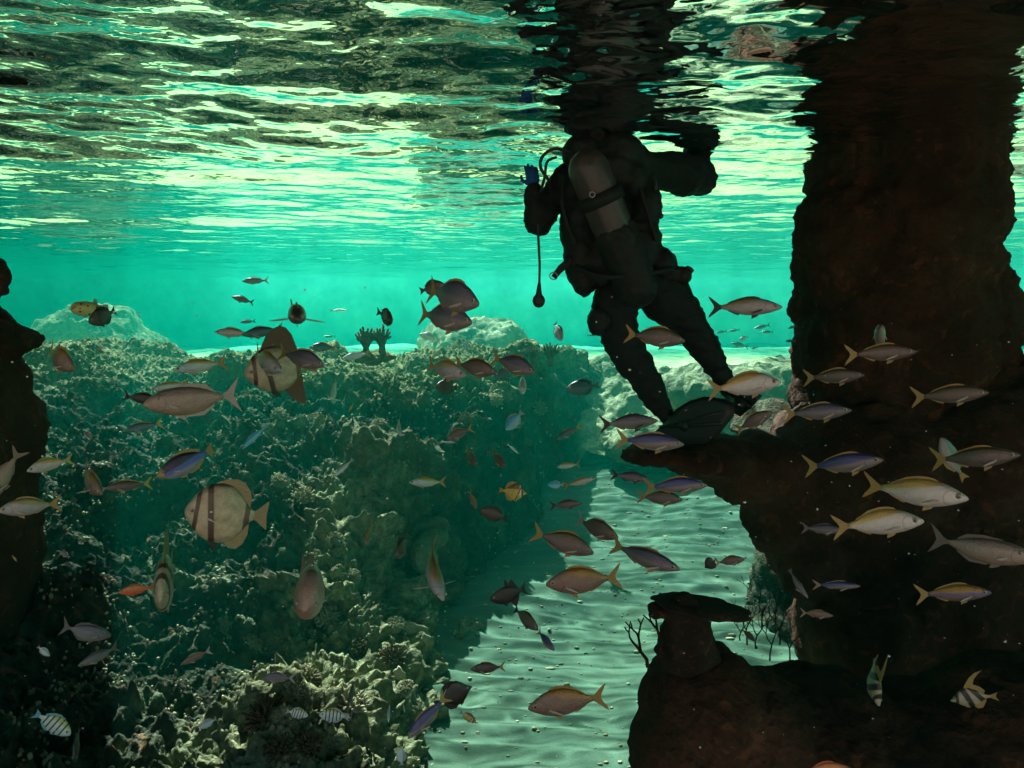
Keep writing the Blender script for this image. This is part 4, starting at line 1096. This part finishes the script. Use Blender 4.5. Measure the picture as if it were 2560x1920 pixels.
ff('serg', "small pale striped fish right of the round black one", (1190, 1806), (1150, 1778), 3.3, 0, 0, skin='racc')
ff('brown', "large brown fish with yellow back over the sand nearest the bottom", (1320, 1772), (1518, 1738), 2.2, 0, .05, deep=1.1)
ff('dusk', "dim fish with yellow fin nose down on the coral left of the diving fish", (912, 1362), (936, 1306), 3.6, -35, 0, fin='yellow', skin='brown')
ff('disc', "dark disc shaped fish on the coral beside the diving fish", (990, 1395), (1026, 1340), 3.4, -30, 0)
# --- right
ff('grey', "grey fish with dark forked tail between the diver and the pillar", (1955, 768), (1768, 768), 2.7, 0, 0, skin='silver', fin='dark', deep=.95)
ff('pale', "pale yellowtail swimming right in front of the diver's right foot", (1952, 956), (1768, 972), 2.6, 0, .05, up=(-.05, 0, 1))
for k, (n_, t_) in enumerate([((1790, 832), (1818, 828)), ((1822, 828), (1850, 824)), ((1885, 822), (1926, 812)), ((1903, 830), (1934, 830)), ((1826, 858), (1872, 868)), ((1877, 872), (1896, 868)), ((1970, 822), (1992, 814)), ((1963, 853), (1990, 852))]):
    ff('teal', ["left half of the nose to tail pair of tiny teal fish beyond the diver", "right half of the nose to tail pair of tiny teal fish beyond the diver",
                "highest tiny teal fish in the distance between diver and pillar, slanting up", "tiny oval teal fish just under the highest one beyond the diver",
                "darker teal fish, largest of the distant ones between diver and pillar", "tiny round teal fish at the tail of the largest distant one",
                "tiny teal fish touching the pillar's edge, upper one", "tiny teal fish touching the pillar's edge, lower one"][k], n_, t_, 11.0, 0, 0, group='tiny teal fish far behind the diver', shape='slim')
ff('white', "pale tiny fish above the largest distant teal fish", (1848, 850), (1871, 842), 10.0)
ff('yt', "dim yellowtail with white snout, highest before the dark pillar", (2290, 880), (2110, 886), 2.7, 0, .05, skin='backlit', up=(-.05, 0, 1))
ff('yt', "dim fish seen from the front with yellow tail hanging down, above the highest yellowtail", (2200, 828), (2198, 868), 3.2, -60, 0, L=.18, skin='brown', wide=1.4, shape='oval')
ff('yt', "small dim yellowtail crossing the pillar's left foot", (2160, 938), (2006, 946), 3.0, 0, .05, skin='backlit')
ff('yt', "dim yellowtail farthest right over the reddish rock", (2470, 982), (2274, 994), 2.6, 0, 0, skin='backlit')
ff('blue', "dim bluish yellowtail over the sunlit rock beside the pillar base", (2128, 1026), (1955, 1036), 2.8, 0, .05, skin='bluish')
ff('brown', "short brown fish angled up right below the pillar base", (1932, 1030), (1838, 1078), 3.0, 0, .1, fin='dyellow', skin='backlit')
ff('blue', "blue backed yellowtail over the dark shelf", (2207, 1150), (2006, 1172), 2.6, 0, .05)
ff('ytd', "dim fish tilted steeply with its yellow tail hanging down at right", (2352, 1095), (2396, 1196), 2.9, -30, .1, skin='grey', shape='oval', deep=.8)
ff('yt', "long dim yellowtail crossing the hanging tail at the right", (2548, 1138), (2322, 1154), 2.4, 0, 0, skin='backlit')
ff('pale', "upper of two big bright yellowtails in the dark at right", (2418, 1248), (2150, 1218), 2.0, 0, .03, deep=.9)
ff('pale', "lower of two big bright yellowtails in the dark at right", (2308, 1304), (2078, 1312), 2.05, 0, .03, deep=.95)
ff('blue', "faint purple fish behind the tail of the lower bright yellowtail", (2108, 1326), (2002, 1320), 3.0, 0, 0, fin='grey', skin='bluish')
ff('uni', "large grey fish cut by the right edge", (2590, 1398), (2316, 1348), 2.1, 0, .1, fin='grey', deep=.85)
ff('blue', "slim pink fish with blue stripe in the dark under the shelf", (2150, 1466), (2030, 1460), 3.0, 0, 0, fin='pink', shape='thin')
ff('brown', "small reddish fish below the slim pink one in the dark", (2083, 1540), (2000, 1530), 3.0, 0, 0, fin='pink', shape='slim')
ff('blue', "golden backed fish with blue side stripe swimming right in the dark", (2477, 1482), (2285, 1484), 2.5, 0, 0, skin='golden')
ff('bann', "left bannerfish, cream with slanting black bands and a trailing fin", (2192, 1745), (2168, 1660), 2.7, -15, 0, L=.17, deep=.9, wide=1.2)
ff('bann', "right bannerfish, dimmer and golden, low in the dark corner", (2376, 1752), (2486, 1732), 2.7, -15, 0, deep=.75)
ff('wsl', "thin grey blue fish sloping down right under the shelf edge", (2020, 1496), (1966, 1425), 3.0, 0, .3, skin='grey', fin='grey')
ff('black', "black and orange fish tail on behind the small grey one, over the sand", (1762, 1420), (1792, 1398), 3.2, 20, 0, shape='racc')
ff('yt', "small grey fish nosing right from the black and orange one", (1862, 1398), (1786, 1408), 3.0, 0, .05, skin='backlit', shape='deep')
ff('anth', "reddish fish whose back shows at the bottom edge, right side", (2130, 1925), (1985, 1935), 2.0, 0, 0, skin='anth')
ff('anth', "dull orange fish among the twigs behind the plate coral", (1890, 1604), (1850, 1572), 3.6, 0, .1, skin='brown', fin='dyellow')

# ---------------------------------------------------------------- corals
M_CORAL = rock_mat("brown_coral", [(.06, .038, .02), (.11, .075, .035), (.20, .15, .07)], 8, .4)
M_CORALP = rock_mat("pale_coral", [(.16, .15, .09), (.30, .28, .17), (.42, .40, .26)], 8, .4)
M_CORALD = rock_mat("dark_coral", [(.02, .010, .007), (.03, .016, .011), (.05, .028, .018)], 8, .4)
def stub_clump(seed, n=70, r=.11, ln=.045, th=.011, flat=.75):
    rr = random.Random(seed); parts = []
    v, f = ico(3)
    for k in range(n):
        z = 1 - 1.15 * (k + .5) / n; a = k * 2.39996 + rr.uniform(-.2, .2)
        q = math.sqrt(max(0, 1 - z * z)); dr = Vector((q * math.cos(a), q * math.sin(a), z))
        p0 = Vector((dr.x * r, dr.y * r, dr.z * r * flat)) * .82
        d2 = (dr + Vector((rr.uniform(-.3, .3), rr.uniform(-.3, .3), rr.uniform(0, .4)))).normalized()
        l = ln * rr.uniform(.7, 1.35)
        parts.append(tube([p0, p0 + d2 * l * .55, p0 + d2 * l], [th * 1.1, th * .9, th * .85], 6))
        if rr.random() < .55:
            d3 = (d2 + Vector((rr.uniform(-1, 1), rr.uniform(-1, 1), rr.uniform(-.2, .6))) * .8).normalized()
            parts.append(tube([p0 + d2 * l * .4, p0 + d2 * l * .4 + d3 * l * .6], [th * .8, th * .65], 5))
    parts.append(([tuple(c) for c in v * np.array([r * .86, r * .86, r * flat * .86])], [tuple(q) for q in f]))
    return joinf(parts)
def branchy(seed, h=.3, levels=4, th=.014, spread=.5, flatten=.35, droop=0):
    rr = random.Random(seed); parts = []
    def grow(p, dr, l, t, lv):
        mid = p + dr * l * .5 + Vector((rr.uniform(-1, 1), rr.uniform(-1, 1) * flatten, rr.uniform(-.5, .5))) * l * .10
        e = p + dr * l + Vector((rr.uniform(-1, 1), rr.uniform(-1, 1) * flatten, 0)) * l * .1
        parts.append(tube([p, mid, e], [t, t * .88, t * .76], 7))
        if lv == 0: return
        for sg in (-1, 1) if rr.random() < .85 else (rr.choice((-1, 1)),):
            d2 = (dr + Vector((sg * spread * rr.uniform(.6, 1.3), rr.uniform(-1, 1) * flatten * spread, rr.uniform(-.1, .35)))).normalized()
            grow(e, d2, l * rr.uniform(.68, .9), t * .74, lv - 1)
    grow(Vector((0, 0, -.03)), Vector((0, 0, 1)), h * .3, th, levels)
    return joinf(parts)
CL = [mesh_from("coral_clump", *stub_clump(s, n, .11, ln, th)) for s, n, ln, th in ((1, 80, .045, .011), (2, 60, .055, .013), (3, 110, .035, .009), (4, 50, .075, .012))]
for m_ in CL: m_.materials.append(M_CORAL)
def on_rock(name, cat, label, me, px, py, size, lean=.5, sink=.03, group=None, rot=None, d=None):
    h = hit(px, py)
    if h is None and d is None: return None
    p, n = (h[0], h[1]) if d is None else (P(px, py, d), Vector((0, 0, 1)))
    if n.dot(-p) < 0 and d is None: n = -n
    z = (Vector((0, 0, 1)) * (1 - lean) + n * lean).normalized()
    o = obj(name, me); o.location = p - z * sink
    q = z.to_track_quat('Z', 'Y').to_matrix() @ Matrix.Rotation(rot if rot is not None else px * .7, 3, 'Z')
    o.rotation_euler = q.to_euler(); o.scale = (size,) * 3
    return tag(o, label, cat, group)
clumps = [
 (985, 1560, 1.0, 2, "round knobbly coral head at the ridge above the leafy corals"), (900, 1625, .95, 0, "dark hollow stub coral on the sunlit ridge, left of the round knobbly one"),
 (980, 1640, .95, 3, "splayed brown coral right of the dark hollow one on the ridge"), (1225, 1115, .85, 1, "brown brush coral beside the pale ridge at the middle of the reef"),
 (1130, 1205, 1.1, 0, "broad brown stub coral behind the aqua fish with yellow tail"), (1165, 1050, .9, 2, "rounded brown coral between reef crest and dark yellow tailed fish"),
 (775, 1690, .8, 1, "tuft of yellow tipped coral above the grey fish with a yellow patch"), (740, 1720, .7, 0, "low coral tuft touching the grey fish with a yellow patch"),
 (660, 1790, 1.1, 3, "dark brown coral bush at the left foot of the sunlit ridge"), (700, 1870, .9, 1, "dark coral column base at the bottom edge, left part of the ridge"),
 (770, 1860, .9, 0, "dark coral column at the bottom edge under the two striped fish"), (1120, 1240, .8, 1, "brown coral right under the aqua fish's tail"),
 (880, 1440, .85, 2, "pale stubby coral left of the diving fish"), (930, 1480, .8, 0, "stub coral directly left of the diving fish's white fin"), (1000, 1340, .8, 3, "curled coral rim beside the dark disc fish"),
 (1240, 1000, .75, 1, "coral tuft under the face-on pale blue fish"), (1350, 1020, .75, 3, "pale frilly coral at the middle reef right of the face-on fish"),
 (1020, 1010, .7, 0, "small coral knoll left of the rounded brown one under the reef crest"), (945, 1060, .8, 2, "domed coral over the small cyan nose down fish"),
 (880, 1120, .6, 1, "small coral tuft on dark reef above the white wrasse"), (700, 1040, .9, 0, "yellowish coral tuft right of the tall batfish's belly"), (560, 1090, .8, 2, "yellowish coral patch left of the bright cyan wrasse"),
 (760, 1240, .8, 3, "coral tuft right of the large tan batfish's tail"), (700, 1200, .7, 1, "coral tuft above the large tan batfish's tail"), (840, 1350, .8, 0, "coral clump beside the tail of the pink fish"),
 (620, 1420, .7, 2, "coral tuft under the large tan batfish's belly"), (560, 1560, .8, 1, "coral patch left of the pink fish's head"), (430, 1330, .6, 3, "coral tuft left of the batfish's pelvic fin"),
 (640, 1600, .8, 0, "bright mottled coral below left of the pink fish"), (1110, 900, .6, 1, "dark coral tuft at the foot of the large green mound"), (1290, 1060, .7, 2, "coral rubble under the blue green fish with white tail"),
 (1060, 1160, .8, 3, "spiky brown coral left of the two dark fish"), (320, 1130, .7, 0, "dim coral tuft below the green fish with lime tail"), (480, 1000, .8, 2, "coral tuft on the crest behind the unicornfish"),
 (820, 1540, .9, 1, "pale coral above the hollow stub coral on the ridge"), (1010, 1720, .8, 2, "coral edge piece overhanging the sand at the ridge foot"), (880, 1760, .9, 3, "coral beside the black fish with cyan head"),
]
CLP = []
for m_ in CL:
    c_ = m_.copy(); c_.materials.clear(); c_.materials.append(M_CORALP); CLP.append(c_)
for px, py, s_, v_, lab in clumps:
    on_rock('coral_clump', 'coral', lab, (CL if any(w in lab for w in ('brown', 'dark', 'dim', 'brush')) else CLP)[v_], px, py, s_ * .62 * (1.0 if py > 1300 else 1.15), .6, .02, 'stubby coral clumps on the reef')
# finger corals silhouetted at the reef top
def finger_coral(seed, n=9):
    rr = random.Random(seed); parts = []
    for k in range(n):
        a = -1.1 + 2.2 * k / (n - 1) + rr.uniform(-.15, .15); y = rr.uniform(-.4, .4)
        dr = Vector((math.sin(a), y, math.cos(a) + .35)).normalized(); l = rr.uniform(.10, .15)
        pts = [Vector((0, 0, -.02)) + dr * .02, dr * l * .5 + Vector((0, 0, .01)), dr * l + Vector((0, 0, .035))]
        parts.append(tube(pts, [.013, .011, .010], 7))
        for _ in range(2):
            e = dr * l * rr.uniform(.5, .8); d2 = (dr + Vector((rr.uniform(-1, 1), rr.uniform(-.6, .6), .3))).normalized()
            parts.append(tube([e, e + d2 * .035], [.010, .009], 6))
    parts.append(tube([Vector((0, 0, -.08)), Vector((0, 0, .02))], [.035, .022], 8))
    return joinf(parts)
for px, py, d, s_, sd, lab in [(915, 866, 7.6, 1.45, 3, "left finger coral standing in silhouette on the reef top"), (955, 862, 7.6, 1.5, 4, "right finger coral standing in silhouette on the reef top"),
                               (1333, 896, 8.2, 1.0, 5, "small finger coral on the reef top, left of its larger neighbour"), (1376, 898, 8.1, 1.3, 6, "fan of finger coral on the reef top right of the green mound")]:
    me = mesh_from('finger_coral', *finger_coral(sd)); me.materials.append(M_CORAL)
    h = hit(px, py + 14); o = obj('finger_coral', me); o.location = P(px, py, min(d, h[0].y) if h else d); o.scale = (s_ * .72,) * 3
    tag(o, lab, 'coral', 'finger corals on the reef top')
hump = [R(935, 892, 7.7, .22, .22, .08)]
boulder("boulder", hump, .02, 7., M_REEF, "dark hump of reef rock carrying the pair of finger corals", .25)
# leafy corals at the ridge foot
def leaf(px, py, d, w_, h_, ang):
    c = P(px, py, d); out = []
    for k in range(16):
        a = 2 * math.pi * k / 16; r = 1 + .18 * math.sin(a * 5 + px)
        x, z = math.cos(a) * w_ * r, math.sin(a) * h_ * r
        out.append(c + Vector((x * math.cos(ang) - z * math.sin(ang), z * .5, x * math.sin(ang) + z * math.cos(ang))))
    return plate(out, .02, (0.1, -.6, .8))
for px, py, w_, h_, an, lab in [(1010, 1630, .07, .035, -.8, "leafy coral blade pointing down right at the ridge foot"), (1040, 1575, .10, .04, -.3, "largest leafy coral ledge over the sand's left edge"),
                                (1000, 1690, .06, .03, -1.2, "steep leafy coral blade low on the ridge foot"), (1068, 1600, .05, .025, -.9, "small leafy coral tip nearest the sand")]:
    h = hit(px - 15, py); cf = leaf(px, py, (h[0].y if h else 5.2) - .03, w_, h_, an)
    o = obj('leaf_coral', mesh_from('leaf_coral', *cf), M_CORALP); tag(o, lab, 'coral', 'leafy corals at the ridge foot')
# plate coral with its stalk
pc = P(1755, 1512, 3.0)
out = []
for k in range(40):
    a = 2 * math.pi * k / 40; r = 1 + .05 * math.sin(7 * a) + .03 * math.sin(13 * a + 1)
    out.append(Vector((math.cos(a) * .185 * r, math.sin(a) * .13 * r, -.008 - .03 * math.cos(a) * .9)))
root = empty('plate_coral', P(1735, 1600, 3.05), "flat plate coral on a thick stalk, dark against the sand, above the foreground rock", 'coral')
bp_ = root.location.copy()
co, fs = plate(out, .03, (0, 0, 1)); kid('plate', ([Vector(c) + pc for c in co], fs), M_CORALD, root, bp_)
bumps = []
rr = random.Random(4)
for k in range(70):
    a, r = rr.uniform(0, 6.28), math.sqrt(rr.random()) * .97
    p = pc + Vector((math.cos(a) * .185 * r, math.sin(a) * .13 * r, -.006 - .027 * math.cos(a) * r))
    bumps.append(tube([p, p + Vector((0, 0, rr.uniform(.004, .010)))], [.005, .003], 5))
kid('knobs', joinf(bumps), M_CORALD, root, bp_)['kind'] = 'stuff'
part_ch = caps(P(1706, 1525, 3.0), P(1718, 1625, 3.05), .062, .13) + [ell(P(1680, 1522, 3.0), (.10, .08, .03)), ell(P(1740, 1560, 3.02), (.06, .06, .05))]
me = rock_mesh('stalk', part_ch, .010, .14, 8., .55); set_co(me, get_co(me) - np.array(bp_[:])); obj('stalk', me, M_CORALD, root)
# branching twigs
def twig(px, py, d, seed, h, lab, th=.009, mat=None, levels=3, spread=.35, name='branch_coral', rz=0):
    me = mesh_from(name, *branchy(seed, h, levels, th, spread)); o = obj(name, me, mat or M_CORALD); o.location = P(px, py, d); o.rotation_euler = (0, rz, 0)
    return tag(o, lab, 'coral', 'thin branching corals')
twig(1613, 1650, 2.95, 2, .22, "thin upright twig coral left of the plate coral, left of two", .008, rz=-.35)
twig(1650, 1622, 2.97, 5, .22, "forked twig coral between the left twig and the plate coral", .009, rz=.0)
for k, (px, py, h_, sd) in enumerate([(1868, 1600, .30, 7), (1890, 1610, .28, 8), (1925, 1640, .34, 9), (1950, 1600, .30, 10), (1905, 1560, .34, 11), (1975, 1640, .26, 12), (1940, 1540, .30, 13), (1850, 1590, .18, 14)]):
    twig(px, py, 4.6 + .06 * k, sd, h_, ["slim twig coral rising left of the others in the gap behind the plate coral", "twig coral second in the gap, leaning right", "tallest forked twig coral in the gap under the shelf",
         "twig coral close to the dark cave side of the gap", "twig coral reaching up to the shelf's under edge", "low twig coral near the teal patch at the gap's foot", "highest small twig coral beneath the shelf",
         "short black twig coral by the plate coral's right end"][k], .0055, levels=4, spread=.5)
# coral on the left edge
me = rock_mesh('edge_coral', [R(-12, 690, 3.0, .05, .05, .05), R(-8, 725, 3.0, .035, .04, .02), R(-25, 660, 3.0, .05, .05, .03), R(-60, 720, 3.0, .08, .08, .10), *caps(P(-60, 720, 3.0), P(-120, 1000, 3.4), .06, .12)], .008, .06, 3., .25)
tag(obj('edge_coral', me, M_CORALD), "knobbly dark coral poking in at the left edge above the flat rock", 'coral')

# small growth all over the reef, nobody could count it
rr = random.Random(99); parts = []
for o_ in [o for o in COL.objects if o.name == 'reef_slope']:
    co_ = get_co(o_.data); no_ = get_no(o_.data)
sel = np.random.RandomState(3).randint(0, len(co_), 30000)
v6, f6 = ico(1)
C_, F_ = [], []
qn = fbm(co_[sel] * 1.6 + 7, 2)
k = 0
for i_, q_ in zip(sel, qn):
    if q_ < .16 or co_[i_][1] > 10.4: continue
    p, nn = co_[i_], no_[i_]
    s_ = rr.uniform(.005, .014)
    m3 = np.array([rr.uniform(.7, 1.3) * s_, rr.uniform(.7, 1.3) * s_, rr.uniform(.8, 1.8) * s_])
    C_.append(v6 * m3 + p + nn * s_ * .8 + np.array([0, 0, s_ * .5])); F_.append(f6 + k * len(v6)); k += 1
me = mesh_from('reef_growth', np.concatenate(C_), np.concatenate(F_)); me.materials.append(M_CORALP)
stuff(obj('reef_growth', me), "small pale knobs of coral and algae crusting the reef slope", 'coral growth')
# rubble and shells on the sand
C_, F_ = [], []
for k in range(900):
    y = 3.6 + 6.5 * rr.random() ** 1.3; x = float(edge_x(y)) + rr.uniform(-.3, 2.4)
    s_ = rr.uniform(.004, .013) * (1.8 if rr.random() < .08 else 1)
    z = float(f_sand(np.array([x]), np.array([y]))[0, 2])
    C_.append(v6 * np.array([s_ * rr.uniform(.8, 2), s_, s_ * .6]) + np.array([x, y, z + s_ * .3])); F_.append(f6 + k * len(v6))
me = mesh_from('sand_rubble', np.concatenate(C_), np.concatenate(F_)); me.materials.append(M_CORALP)
stuff(obj('sand_rubble', me), "bits of shell and coral rubble lying on the sand", 'rubble')
# drifting specks
C_, F_ = [], []
for k in range(520):
    d = rr.uniform(1.2, 6.0); c = P(rr.uniform(0, 2560), rr.uniform(700, 1900), d); s_ = rr.uniform(.0008, .0022)
    C_.append(v6 * np.array([s_ * rr.uniform(.7, 1.8), s_, s_]) + np.array(c[:])); F_.append(f6 + k * len(v6))
me = mesh_from('floating_specks', np.concatenate(C_), np.concatenate(F_)); me.materials.append(FM['white'])
stuff(obj('floating_specks', me), "tiny pale specks drifting in the water", 'specks')
